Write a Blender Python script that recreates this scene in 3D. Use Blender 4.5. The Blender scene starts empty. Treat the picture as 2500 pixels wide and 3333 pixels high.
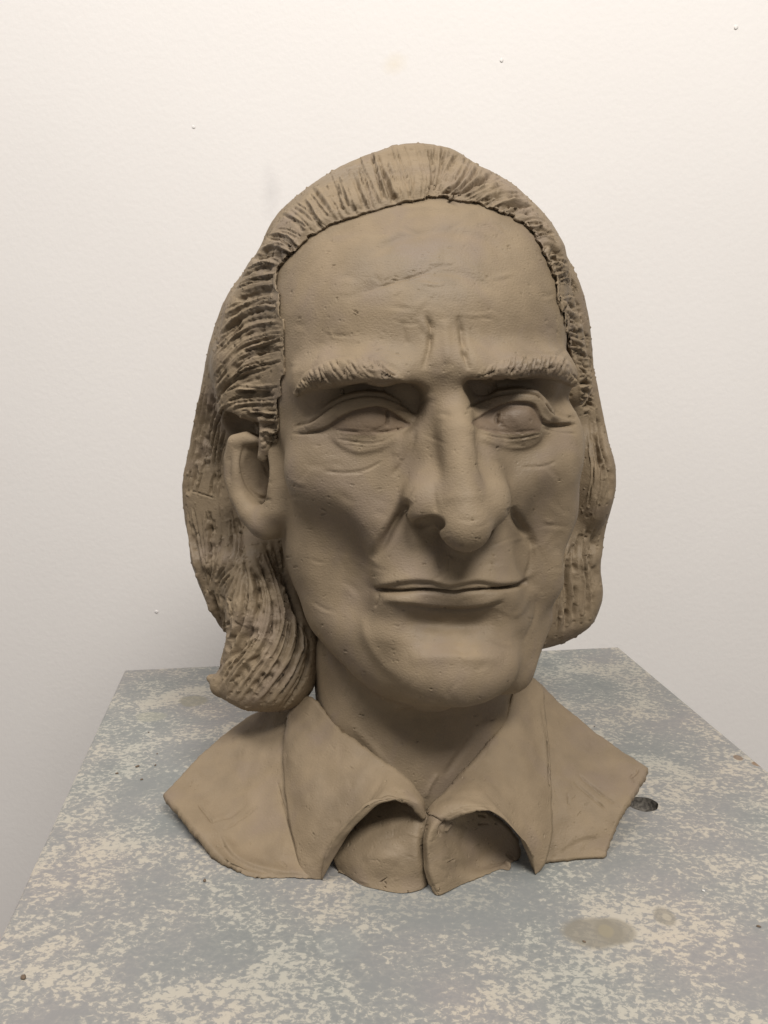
import bpy, bmesh, math, random, time
import numpy as np
from mathutils import Vector
from mathutils.bvhtree import BVHTree
T0 = time.time()
def log(*a): print('[%.1fs]' % (time.time() - T0), *a)
R = math.radians
rng = np.random.default_rng(7)
random.seed(7)
scn = bpy.context.scene
COL = scn.collection

# ------------------------------------------------------------------ camera, world, lamps, exposure
CAM_H, PITCH, FPX, CX, CY = 0.28, R(10.66), 2682.0, 1250.0, 1666.5
cam = bpy.data.cameras.new('camera'); cam_o = bpy.data.objects.new('camera', cam); COL.objects.link(cam_o)
cam_o.location = (0, 0, CAM_H); cam_o.rotation_euler = (R(90) - PITCH, 0, 0)
cam.sensor_fit = 'VERTICAL'; cam.sensor_height = 24.0; cam.lens = 24.0 * FPX / 3333.0
cam.clip_start = 0.01; cam.clip_end = 50
scn.camera = cam_o

world = bpy.data.worlds.new('World'); scn.world = world; world.use_nodes = True
bgn = world.node_tree.nodes['Background']
bgn.inputs[0].default_value = (1.0, 0.97, 0.94, 1); bgn.inputs[1].default_value = 0.25

def area(name, loc, target, sx, sy, power, col):
    l = bpy.data.lights.new(name, 'AREA'); l.shape = 'RECTANGLE'; l.size = sx; l.size_y = sy
    l.energy = power; l.color = col
    o = bpy.data.objects.new(name, l); COL.objects.link(o); o.location = loc
    o.rotation_euler = (Vector(target) - Vector(loc)).to_track_quat('-Z', 'Y').to_euler()
    return o
area('ceiling_lamp_main', (0.40, -0.58, 1.60), (0.0, 0.50, 0.15), 0.75, 0.35, 36.0, (1.0, 0.960, 0.905))
area('ceiling_lamp_wall', (-0.85, -0.15, 2.15), (-0.05, 0.70, 0.35), 1.2, 0.4, 27.0, (1.0, 0.965, 0.935))

scn.view_settings.view_transform = 'Standard'; scn.view_settings.look = 'None'
scn.view_settings.exposure = 0.0; scn.view_settings.gamma = 1.0
scn.view_settings.use_curve_mapping = False

# ------------------------------------------------------------------ pixel <-> world helpers (photo is 2500 x 3333)
FR = dict(S=(0, 0, 1.0), A=(850, 1000, .66305), B=(900, 1150, .30139), C=(1400, 1150, .33153), D=(1100, 1500, .48222),
          E=(550, 1200, .51985), F=(700, 430, .75347), G=(500, 2150, .99458), H=(1650, 1000, .54217),
          I=(0, 2050, .5799), J=(1600, 2050, .5799), K=(700, 2750, .72333), L=(1050, 2500, .48222),
          M=(500, 2200, .36166), N=(1650, 2150, .33909), O=(600, 650, .31646))
def px(fr, pts):
    ox, oy, s = FR[fr]
    a = np.asarray(pts, float).reshape(-1, 2)
    return a * s + np.array([ox, oy])
cp, sp = math.cos(PITCH), math.sin(PITCH)
CAMP = np.array([0, 0, CAM_H])
def ray(s):
    s = np.asarray(s, float).reshape(-1, 2)
    xc = (s[:, 0] - CX) / FPX; yc = -(s[:, 1] - CY) / FPX
    return np.stack([xc, cp + yc * sp, yc * cp - sp], 1)
def PY(fr, x, y, Y):
    d = ray(px(fr, [(x, y)]))[0]
    return CAMP + d * (Y / d[1])
def PZ(fr, x, y, z=0.0):
    d = ray(px(fr, [(x, y)]))[0]
    return CAMP + d * ((z - CAM_H) / d[2])
def proj(V):
    q = V - CAMP
    dep = q[:, 1] * cp - q[:, 2] * sp
    up = q[:, 1] * sp + q[:, 2] * cp
    return np.stack([CX + FPX * q[:, 0] / dep, CY - FPX * up / dep], 1), dep

# ------------------------------------------------------------------ numpy noise
_lat = rng.random((64, 64, 64)).astype(np.float32) * 2 - 1
def vnoise(P, scale, seed=0):
    q = np.asarray(P) * scale + seed * 17.31 + 1000.0
    i = np.floor(q).astype(np.int64); f = q - i; f = f * f * (3 - 2 * f)
    r = 0
    for dx in (0, 1):
        for dy in (0, 1):
            for dz in (0, 1):
                w = (f[:, 0] if dx else 1 - f[:, 0]) * (f[:, 1] if dy else 1 - f[:, 1]) * (f[:, 2] if dz else 1 - f[:, 2])
                r = r + w * _lat[(i[:, 0] + dx) % 64, (i[:, 1] + dy) % 64, (i[:, 2] + dz) % 64]
    return r

# ------------------------------------------------------------------ implicit shapes
BIG = 1.0
def smin(a, b, k):
    if k <= 0: return np.minimum(a, b)
    h = np.maximum(k - np.abs(a - b), 0) / k
    return np.minimum(a, b) - h * h * k * 0.25
class Prim:
    def __init__(s, f, lo, hi): s.f, s.lo, s.hi = f, np.array(lo), np.array(hi)
def chain(pts, rad):
    pts = np.array(pts); rad = np.broadcast_to(np.array(rad, float), (len(pts),))
    def f(p):
        d = None
        for i in range(len(pts) - 1):
            a, b = pts[i], pts[i + 1]; ab = b - a
            t = np.clip(((p - a) @ ab) / (ab @ ab), 0, 1)
            e = np.sqrt(((p - a - t[:, None] * ab) ** 2).sum(1)) - (rad[i] + t * (rad[i + 1] - rad[i]))
            d = e if d is None else np.minimum(d, e)
        return d
    m = rad.max()
    return Prim(f, pts.min(0) - m, pts.max(0) + m)
def rotm(rx=0, ry=0, rz=0):
    from mathutils import Euler
    return np.array(Euler((R(rx), R(ry), R(rz))).to_matrix())
def ellip(c, r, rot=(0, 0, 0)):
    c = np.array(c); r = np.array(r, float); M = rotm(*rot)
    def f(p):
        q = (p - c) @ M
        k0 = np.sqrt(((q / r) ** 2).sum(1)); k1 = np.sqrt(((q / r ** 2) ** 2).sum(1)) + 1e-9
        return k0 * (k0 - 1) / k1
    m = r.max()
    return Prim(f, c - m, c + m)
def pchip(xs, ys):
    xs = np.asarray(xs, float); ys = np.asarray(ys, float)
    h = np.diff(xs); dl = np.diff(ys) / h
    m = np.zeros_like(ys); m[0] = dl[0]; m[-1] = dl[-1]
    for i in range(1, len(xs) - 1):
        m[i] = 0 if dl[i - 1] * dl[i] <= 0 else 2 * dl[i - 1] * dl[i] / (dl[i - 1] + dl[i])
    def f(x):
        x = np.clip(x, xs[0], xs[-1])
        i = np.clip(np.searchsorted(xs, x) - 1, 0, len(xs) - 2)
        t = (x - xs[i]) / h[i]
        return ((2 * t**3 - 3 * t**2 + 1) * ys[i] + (t**3 - 2 * t**2 + t) * h[i] * m[i]
                + (-2 * t**3 + 3 * t**2) * ys[i + 1] + (t**3 - t**2) * h[i] * m[i + 1])
    return f
def loft(rows, yaw=0.0, org=(0, 0), n=2.2):
    # rows: z, cu, cv, ru, rfront, rback  (v points towards the viewer), stacked sections
    a = np.array(sorted(rows)); z = a[:, 0]
    fs = [pchip(z, a[:, k]) for k in range(1, 6)]
    F = np.array([math.sin(yaw), -math.cos(yaw)]); U = np.array([math.cos(yaw), math.sin(yaw)])
    ZA = (z[0], z[-1])
    def f(p):
        zz = p[:, 2]
        cu, cv, ru, rf, rb = [g(zz) for g in fs]
        q = p[:, :2] - np.array(org)
        u = q @ U - cu; v = q @ F - cv
        rv = np.where(v > 0, rf, rb)
        ep = 0.3; hh = lambda x: (x * x + ep * ep) ** (n / 2) - ep ** n
        e = (hh(u / ru) + hh(v / rv)) ** (1.0 / n)
        # gradient-normalised so that it is close to a distance
        g = np.sqrt((u / ru**2)**2 + (v / rv**2)**2) / np.maximum(np.sqrt((u / ru)**2 + (v / rv)**2), 1e-6)
        d = (e - 1) / np.maximum(g, 1 / 0.2)
        return np.maximum(d, np.maximum(ZA[0] - zz, zz - ZA[1]))
    m = a[:, 3:6].max() + np.abs(a[:, 1:3]).max()
    return Prim(f, [org[0] - m, org[1] - m, ZA[0]], [org[0] + m, org[1] + m, ZA[1]])
class Field:
    def __init__(s): s.ops = []
    def add(s, pr, k=0.004): s.ops.append(('+', pr, k)); return s
    def sub(s, pr, k=0.004): s.ops.append(('-', pr, k)); return s
    def mod(s, fn): s.ops.append(('m', fn, 0)); return s
    def __call__(s, p, marg=0.008):
        d = np.full(len(p), BIG)
        for op, pr, k in s.ops:
            if op == 'm':
                d = pr(p, d); continue
            m = np.all((p > pr.lo - k - marg) & (p < pr.hi + k + marg), axis=1)
            if not m.any(): continue
            e = pr.f(p[m]); c = d[m]
            d[m] = smin(c, e, k) if op == '+' else -smin(-c, e, k)
        return d

def surface_nets(F, org, h):
    nx, ny, nz = F.shape
    S = F < 0
    idx = np.zeros((nx - 1, ny - 1, nz - 1), np.int16)
    cs = [(i, j, k) for i in (0, 1) for j in (0, 1) for k in (0, 1)]
    cnt = sum(S[i:nx - 1 + i, j:ny - 1 + j, k:nz - 1 + k].astype(np.int16) for i, j, k in cs)
    act = (cnt > 0) & (cnt < 8)
    I, J, K = np.nonzero(act)
    vid = -np.ones(act.shape, np.int64); vid[I, J, K] = np.arange(len(I))
    acc = np.zeros((len(I), 3)); n = np.zeros(len(I))
    for a in cs:
        for ax in range(3):
            if a[ax]: continue
            b = list(a); b[ax] = 1
            fa = F[I + a[0], J + a[1], K + a[2]]; fb = F[I + b[0], J + b[1], K + b[2]]
            m = (fa < 0) != (fb < 0)
            t = np.where(m, fa / np.where(m, fa - fb, 1), 0)
            p = np.repeat(np.array([a], float), len(I), 0); p[:, ax] = t
            acc += p * m[:, None]; n += m
    V = np.array(org) + (np.stack([I, J, K], 1) + acc / n[:, None]) * h
    Q = []
    for ax in range(3):
        o = [x for x in range(3) if x != ax]
        sl0 = [slice(None)] * 3; sl1 = [slice(None)] * 3
        sl0[ax] = slice(0, -1); sl1[ax] = slice(1, None)
        for q in o: sl0[q] = slice(1, -1); sl1[q] = slice(1, -1)
        s0, s1 = S[tuple(sl0)], S[tuple(sl1)]
        e = np.stack(np.nonzero(s0 != s1), 1)
        for q in o: e[:, q] += 1
        flip = S[e[:, 0], e[:, 1], e[:, 2]]
        c = []
        for da, db in ((0, 0), (1, 0), (1, 1), (0, 1)):
            k = e.copy(); k[:, o[0]] -= 1 - da; k[:, o[1]] -= 1 - db
            c.append(vid[k[:, 0], k[:, 1], k[:, 2]])
        c = np.stack(c, 1)
        if ax == 1: flip = ~flip
        c[~flip] = c[~flip][:, ::-1]
        Q.append(c)
    Q = np.concatenate(Q); Q = Q[(Q >= 0).all(1)]
    return V, Q
def subdiv(V, Q):
    E = np.concatenate([Q[:, [i, (i + 1) % 4]] for i in range(4)]); E.sort(1)
    key = E[:, 0] * len(V) + E[:, 1]
    u, inv = np.unique(key, return_inverse=True)
    e0, e1 = u // len(V), u % len(V)
    nf = len(Q); me = len(V) + inv.reshape(4, nf); fc = len(V) + len(u) + np.arange(nf)
    V2 = np.concatenate([V, (V[e0] + V[e1]) / 2, V[Q].mean(1)])
    Q2 = np.concatenate([np.stack([Q[:, i], me[i], fc, me[(i + 3) % 4]], 1) for i in range(4)])
    return V2, Q2
def normals(V, Q):
    n = np.cross(V[Q[:, 2]] - V[Q[:, 0]], V[Q[:, 3]] - V[Q[:, 1]])
    N = np.stack([sum(np.bincount(Q[:, i], n[:, a], len(V)) for i in range(4)) for a in range(3)], 1)
    return N / (np.linalg.norm(N, axis=1, keepdims=True) + 1e-12)
def relax(V, Q, it=1, lam=0.5):
    for _ in range(it):
        s = np.zeros_like(V); c = np.zeros(len(V))
        for i in range(4):
            j = Q[:, (i + 1) % 4]
            for a in range(3): s[:, a] += np.bincount(Q[:, i], V[j, a], len(V)) + np.bincount(j, V[Q[:, i], a], len(V))
            c += np.bincount(Q[:, i], minlength=len(V)) + np.bincount(j, minlength=len(V))
        V = V + lam * (s / np.maximum(c, 1)[:, None] - V)
    return V
def project(V, Q, field, it=2):
    e = 4e-4
    T = np.array([[1, -1, -1], [-1, -1, 1], [-1, 1, -1], [1, 1, 1]], float)
    for _ in range(it):
        g = np.zeros_like(V); d = 0
        for t in T:
            q = field(V + t * e); d = d + q; g += t * q[:, None]
        d = d / 4; g /= 4 * e
        g2 = np.maximum((g ** 2).sum(1), 0.15)
        st = np.clip(d / g2, -0.0025, 0.0025)
        V = V - g * st[:, None]
    return V
def mesh_field(field, lo, hi, h, levels=2, cull=None):
    lo = np.array(lo); n = np.ceil((np.array(hi) - lo) / h).astype(int) + 1
    g = np.stack(np.meshgrid(*[lo[i] + h * np.arange(n[i]) for i in range(3)], indexing='ij'), -1).reshape(-1, 3)
    D = np.concatenate([field(c, 0.012) for c in np.array_split(g, max(1, len(g) // 400000))]).reshape(n)
    V, Q = surface_nets(D, lo, h)
    # keep the largest connected piece
    lab = np.arange(len(V))
    while True:
        m = lab[Q].min(1); new = lab.copy()
        for i in range(4): np.minimum.at(new, Q[:, i], m)
        new = new[new]
        if (new == lab).all(): break
        lab = new
    ul, uc = np.unique(lab[Q[:, 0]], return_counts=True)
    Q = Q[lab[Q[:, 0]] == ul[uc.argmax()]]
    used = np.unique(Q); mp = -np.ones(len(V), int); mp[used] = np.arange(len(used)); V = V[used]; Q = mp[Q]
    V = project(V, Q, field, 2)
    if cull is not None:
        Q = Q[cull(V[Q].mean(1))]
        used = np.unique(Q); mp = -np.ones(len(V), int); mp[used] = np.arange(len(used)); V = V[used]; Q = mp[Q]
    for l in range(levels):
        V, Q = subdiv(V, Q); V = relax(V, Q, 1, 0.4)
        V = project(V, Q, field, 2 if l == 0 else 1)
    return V, Q

# ------------------------------------------------------------------ sculpting strokes
def spline(pts, step=None, n=None):
    p = np.asarray(pts, float)
    if len(p) == 2:
        t = np.linspace(0, 1, n or 12)[:, None]; return p[0] * (1 - t) + p[1] * t
    q = np.concatenate([2 * p[:1] - p[1:2], p, 2 * p[-1:] - p[-2:-1]]); out = []
    m = max(3, (n or 8 * (len(p) - 1)) // (len(p) - 1))
    for i in range(len(p) - 1):
        a, b, c, d = q[i:i + 4]; t = np.linspace(0, 1, m, endpoint=False)[:, None]
        out.append(.5 * (2 * b + (c - a) * t + (2 * a - 5 * b + 4 * c - d) * t**2 + (3 * b - a - 3 * c + d) * t**3))
    return np.concatenate(out + [p[-1:]])
class Clay:
    """a dense mesh that takes strokes given in photo pixels and laid onto its surface"""
    def __init__(s, V, Q):
        s.V, s.Q = V, Q; s.refresh(True)
    def refresh(s, bvh=False):
        s.N = normals(s.V, s.Q); s.pix, s.dep = proj(s.V)
        tc = CAMP - s.V; tc /= np.linalg.norm(tc, axis=1, keepdims=True)
        s.face = (s.N * tc).sum(1)
        if bvh:
            s.idx = np.nonzero(s.face > -0.15)[0]
            # depth buffer of the visible side, 6-pixel cells
            cx = (s.pix[:, 0] // 6).astype(int); cy = (s.pix[:, 1] // 6).astype(int)
            ok = (cx >= 0) & (cx < 420) & (cy >= 0) & (cy < 560) & (s.face > -0.1)
            zb = np.full((420, 560), 9.0); np.minimum.at(zb, (cx[ok], cy[ok]), s.dep[ok])
            vis = np.zeros(len(s.V), bool)
            vis[ok] = s.dep[ok] < zb[cx[ok], cy[ok]] + 0.010
            s.vis = vis; s.vi = np.nonzero(vis)[0]
            # bucket the visible vertices for quick lookup
            s.bk = {}
            bx = (s.pix[s.vi, 0] // 40).astype(int); by = (s.pix[s.vi, 1] // 40).astype(int)
            key = bx * 1000 + by; o = np.argsort(key, kind='stable'); ks, st = np.unique(key[o], return_index=True)
            for k, grp in zip(ks, np.split(s.vi[o], st[1:])): s.bk[int(k)] = grp
    def near(s, P, rad):
        keys = set()
        for x, y in P:
            for bx in range(int((x - rad) // 40), int((x + rad) // 40) + 1):
                for by in range(int((y - rad) // 40), int((y + rad) // 40) + 1): keys.add(bx * 1000 + by)
        g = [s.bk[k] for k in keys if k in s.bk]
        return np.concatenate(g) if g else np.zeros(0, int)
    def dist(s, P, rad):
        I = s.near(P, rad)
        if not len(I): return I, None, None, None
        q = s.pix[I]; best = np.full(len(I), 1e9); sg = np.zeros(len(I)); tt = np.zeros(len(I))
        L = np.concatenate([[0], np.cumsum(np.linalg.norm(np.diff(P, axis=0), axis=1))]); L /= max(L[-1], 1e-9)
        for i in range(len(P) - 1):
            a, b = P[i], P[i + 1]; ab = b - a; l2 = ab @ ab + 1e-9
            t = np.clip(((q - a) @ ab) / l2, 0, 1); v = q - a - t[:, None] * ab
            d = np.sqrt((v ** 2).sum(1)); m = d < best
            best[m] = d[m]; sg[m] = np.sign(ab[0] * v[m, 1] - ab[1] * v[m, 0]); tt[m] = L[i] + t[m] * (L[i + 1] - L[i])
        k = best < rad
        return I[k], best[k], sg[k], tt[k]
    def stroke(s, pts, w, depth, fr='S', taper=(0.15, 0.15), rag=0.0, n=None, asym=0.0, soft=False):
        """groove (depth > 0) or ridge (depth < 0); w = half width in photo pixels, depth in mm.
        asym > 0 piles the pushed-out clay on the right-hand side of the stroke"""
        P = spline(px(fr, pts), n=n)
        I, d, sg, t = s.dist(P, w * 3.2)
        if not len(I): return
        e = np.ones(len(I))
        if taper[0] > 0: e *= np.clip(t / taper[0], 0, 1) ** .7
        if taper[1] > 0: e *= np.clip((1 - t) / taper[1], 0, 1) ** .7
        if rag: e *= np.clip(1 + rag * vnoise(s.V[I], 260, 3) * 1.6, 0, 2.2)
        if soft: e *= np.clip(s.face[I] * 2.0 + .2, .2, 1)
        disp = -depth * np.exp(-2 * (d / w) ** 2)
        if asym: disp += asym * depth * np.exp(-2 * ((d * sg - 1.25 * w) / (w * .8)) ** 2)
        s.apply(I, disp * e)
    def step(s, pts, depth, sharp, fall, fr='S', taper=(0.12, 0.12), n=None, bias=0.5):
        """ledge: raises the left-hand side of the stroke (going along it, image y down) and sinks the right-hand side"""
        P = spline(px(fr, pts), n=n)
        I, d, sg, t = s.dist(P, fall * 2.2)
        if not len(I): return
        e = np.ones(len(I))
        if taper[0] > 0: e *= np.clip(t / taper[0], 0, 1)
        if taper[1] > 0: e *= np.clip((1 - t) / taper[1], 0, 1)
        x = -sg * d
        h = np.tanh(x / sharp) * .5
        up = np.where(h > 0, 2 * bias, 2 * (1 - bias))
        s.apply(I, depth * h * up * np.exp(-(d / fall) ** 2) * e)
    def blob(s, x, y, rx, ry, h, fr='S', rot=0, p=2.0):
        c = px(fr, [(x, y)])[0]; k = FR[fr][2]; rx *= k; ry *= k; r = max(rx, ry)
        I = s.near([c], r * 2.2)
        if not len(I): return
        q = s.pix[I] - c; a = R(rot)
        u = (q[:, 0] * math.cos(a) + q[:, 1] * math.sin(a)) / rx; v = (-q[:, 0] * math.sin(a) + q[:, 1] * math.cos(a)) / ry
        s.apply(I, h * np.exp(-(u * u + v * v) ** (p / 2)))
    def apply(s, I, mm):
        s.V[I] += s.N[I] * (mm * 1e-3)[:, None]
    def noise(s, amp, scale, seed=0, mask=None):
        d = vnoise(s.V, scale, seed) * amp * 1e-3
        if mask is not None: d = d * mask
        s.V += s.N * d[:, None]

# ------------------------------------------------------------------ objects
def tag(o, label=None, cat=None, group=None, kind=None):
    for k, v in (('label', label), ('category', cat), ('group', group), ('kind', kind)):
        if v: o[k] = v
    return o
def mesh_obj(name, V, Q, mat, parent=None, smooth=True):
    me = bpy.data.meshes.new(name)
    V = np.asarray(V, np.float32); Q = np.asarray(Q, np.int32)
    k = Q.shape[1]
    me.vertices.add(len(V)); me.vertices.foreach_set('co', V.ravel())
    me.loops.add(Q.size); me.loops.foreach_set('vertex_index', Q.ravel())
    me.polygons.add(len(Q)); me.polygons.foreach_set('loop_start', np.arange(0, Q.size, k, dtype=np.int32))
    if smooth: me.polygons.foreach_set('use_smooth', np.ones(len(Q), bool))
    me.update(calc_edges=True); me.validate()
    me.materials.append(mat)
    o = bpy.data.objects.new(name, me); COL.objects.link(o)
    if parent: o.parent = parent
    return o
def sub_obj(name, V, Q, fm, mat, parent):
    q = Q[fm]; used = np.unique(q); mp = np.zeros(len(V), int); mp[used] = np.arange(len(used))
    return mesh_obj(name, V[used], mp[q], mat, parent)
def inpoly(p, poly):
    poly = np.asarray(poly); x, y = p[:, 0], p[:, 1]; r = np.zeros(len(p), bool); j = len(poly) - 1
    for i in range(len(poly)):
        xi, yi = poly[i]; xj, yj = poly[j]
        c = ((yi > y) != (yj > y)) & (x < (xj - xi) * (y - yi) / (yj - yi + 1e-12) + xi)
        r ^= c; j = i
    return r
def polydist(p, poly):
    poly = np.asarray(poly); d = np.full(len(p), 1e9)
    for i in range(len(poly)):
        a, b = poly[i - 1], poly[i]; ab = b - a
        t = np.clip(((p - a) @ ab) / (ab @ ab + 1e-9), 0, 1)
        d = np.minimum(d, ((p - a - t[:, None] * ab) ** 2).sum(1))
    return np.where(inpoly(p, poly), 1, -1) * np.sqrt(d)

# ------------------------------------------------------------------ materials
def new_mat(name):
    m = bpy.data.materials.new(name); m.use_nodes = True
    nt = m.node_tree; b = nt.nodes['Principled BSDF']
    return m, nt, b
def node(nt, t, **kw):
    n = nt.nodes.new(t)
    for k, v in kw.items():
        if k.startswith('i_'): n.inputs[int(k[2:]) if k[2:].isdigit() else k[2:].replace('_', ' ')].default_value = v
        else: setattr(n, k, v)
    return n
def ramp(nt, stops, interp='LINEAR'):
    n = nt.nodes.new('ShaderNodeValToRGB'); n.color_ramp.interpolation = interp
    e = n.color_ramp.elements
    while len(e) < len(stops): e.new(0.5)
    for i, (p, c) in enumerate(stops): e[i].position = p; e[i].color = c if len(c) == 4 else (*c, 1)
    return n
def g4(v): return (v, v, v, 1)
def clay_material(name='wet_clay', k=1.0, tint=(1, 1, 1)):
    m, nt, b = new_mat(name); L = nt.links.new
    tc = node(nt, 'ShaderNodeNewGeometry')
    P = tc.outputs['Position']
    n1 = node(nt, 'ShaderNodeTexNoise'); n1.inputs['Scale'].default_value = 22; n1.inputs['Detail'].default_value = 5; L(P, n1.inputs['Vector'])
    n2 = node(nt, 'ShaderNodeTexNoise'); n2.inputs['Scale'].default_value = 95; n2.inputs['Detail'].default_value = 6; L(P, n2.inputs['Vector'])
    r1 = ramp(nt, [(p_, tuple(c_ * k * t_ for c_, t_ in zip(q_, tint))) for p_, q_ in ((0.28, (0.196, 0.148, 0.096)), (0.45, (0.236, 0.178, 0.114)), (0.58, (0.250, 0.188, 0.119)), (0.75, (0.280, 0.214, 0.143)))]); L(n1.outputs['Fac'], r1.inputs['Fac'])
    r2 = ramp(nt, [(0.30, g4(0.80)), (0.62, g4(1.0))]); L(n2.outputs['Fac'], r2.inputs['Fac'])
    mx = node(nt, 'ShaderNodeMix', data_type='RGBA', blend_type='MULTIPLY'); mx.inputs[0].default_value = 0.55
    L(r1.outputs['Color'], mx.inputs[6]); L(r2.outputs['Color'], mx.inputs[7])
    # greyish-violet and reddish smears left in the clay
    n3 = node(nt, 'ShaderNodeTexNoise'); n3.inputs['Scale'].default_value = 34; n3.inputs['Detail'].default_value = 3; n3.inputs['Distortion'].default_value = 0.6; L(P, n3.inputs['Vector'])
    r3 = ramp(nt, [(0.50, g4(0)), (0.70, g4(0.6))]); L(n3.outputs['Fac'], r3.inputs['Fac'])
    m2 = node(nt, 'ShaderNodeMix', data_type='RGBA'); L(r3.outputs['Color'], m2.inputs[0]); L(mx.outputs[2], m2.inputs[6]); m2.inputs[7].default_value = (0.190, 0.144, 0.108, 1)
    L(m2.outputs[2], b.inputs['Base Color'])
    rr_ = ramp(nt, [(0.35, g4(0.52)), (0.62, g4(0.80))]); L(n1.outputs['Fac'], rr_.inputs['Fac']); L(rr_.outputs['Color'], b.inputs['Roughness'])
    b.inputs['Specular IOR Level'].default_value = 0.32
    # relief: fine grain, drag streaks, small pits
    mp = node(nt, 'ShaderNodeMapping'); mp.inputs['Scale'].default_value = (420, 420, 1500); mp.inputs['Rotation'].default_value = (0.15, 0.2, 0.1); L(P, mp.inputs['Vector'])
    st = node(nt, 'ShaderNodeTexNoise'); st.inputs['Scale'].default_value = 1; st.inputs['Detail'].default_value = 3; L(mp.outputs[0], st.inputs['Vector'])
    gr = node(nt, 'ShaderNodeTexNoise'); gr.inputs['Scale'].default_value = 900; gr.inputs['Detail'].default_value = 4; L(P, gr.inputs['Vector'])
    vo = node(nt, 'ShaderNodeTexVoronoi'); vo.inputs['Scale'].default_value = 230; L(P, vo.inputs['Vector'])
    wn = node(nt, 'ShaderNodeTexNoise'); wn.inputs['Scale'].default_value = 60; L(P, wn.inputs['Vector'])
    pr = ramp(nt, [(0.06, g4(0)), (0.20, g4(1))]); L(vo.outputs['Distance'], pr.inputs['Fac'])
    pm = ramp(nt, [(0.50, g4(1)), (0.60, g4(0))]); L(wn.outputs['Fac'], pm.inputs['Fac'])
    mxp = node(nt, 'ShaderNodeMath', operation='MAXIMUM'); L(pr.outputs['Color'], mxp.inputs[0]); L(pm.outputs['Color'], mxp.inputs[1])
    a1 = node(nt, 'ShaderNodeMath', operation='MULTIPLY_ADD'); L(st.outputs['Fac'], a1.inputs[0]); a1.inputs[1].default_value = 0.55; L(gr.outputs['Fac'], a1.inputs[2])
    a2 = node(nt, 'ShaderNodeMath', operation='MULTIPLY_ADD'); L(mxp.outputs[0], a2.inputs[0]); a2.inputs[1].default_value = 0.9; L(a1.outputs[0], a2.inputs[2])
    bp = node(nt, 'ShaderNodeBump'); bp.inputs['Strength'].default_value = 0.50; bp.inputs['Distance'].default_value = 0.0005
    L(a2.outputs[0], bp.inputs['Height']); L(bp.outputs[0], b.inputs['Normal'])
    return m
CLAY = clay_material(k=0.91)
DAMP = clay_material('damp_clay', 0.73, (1.0, 0.95, 0.98))   # the eyeballs were re-wetted and stay darker

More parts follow.
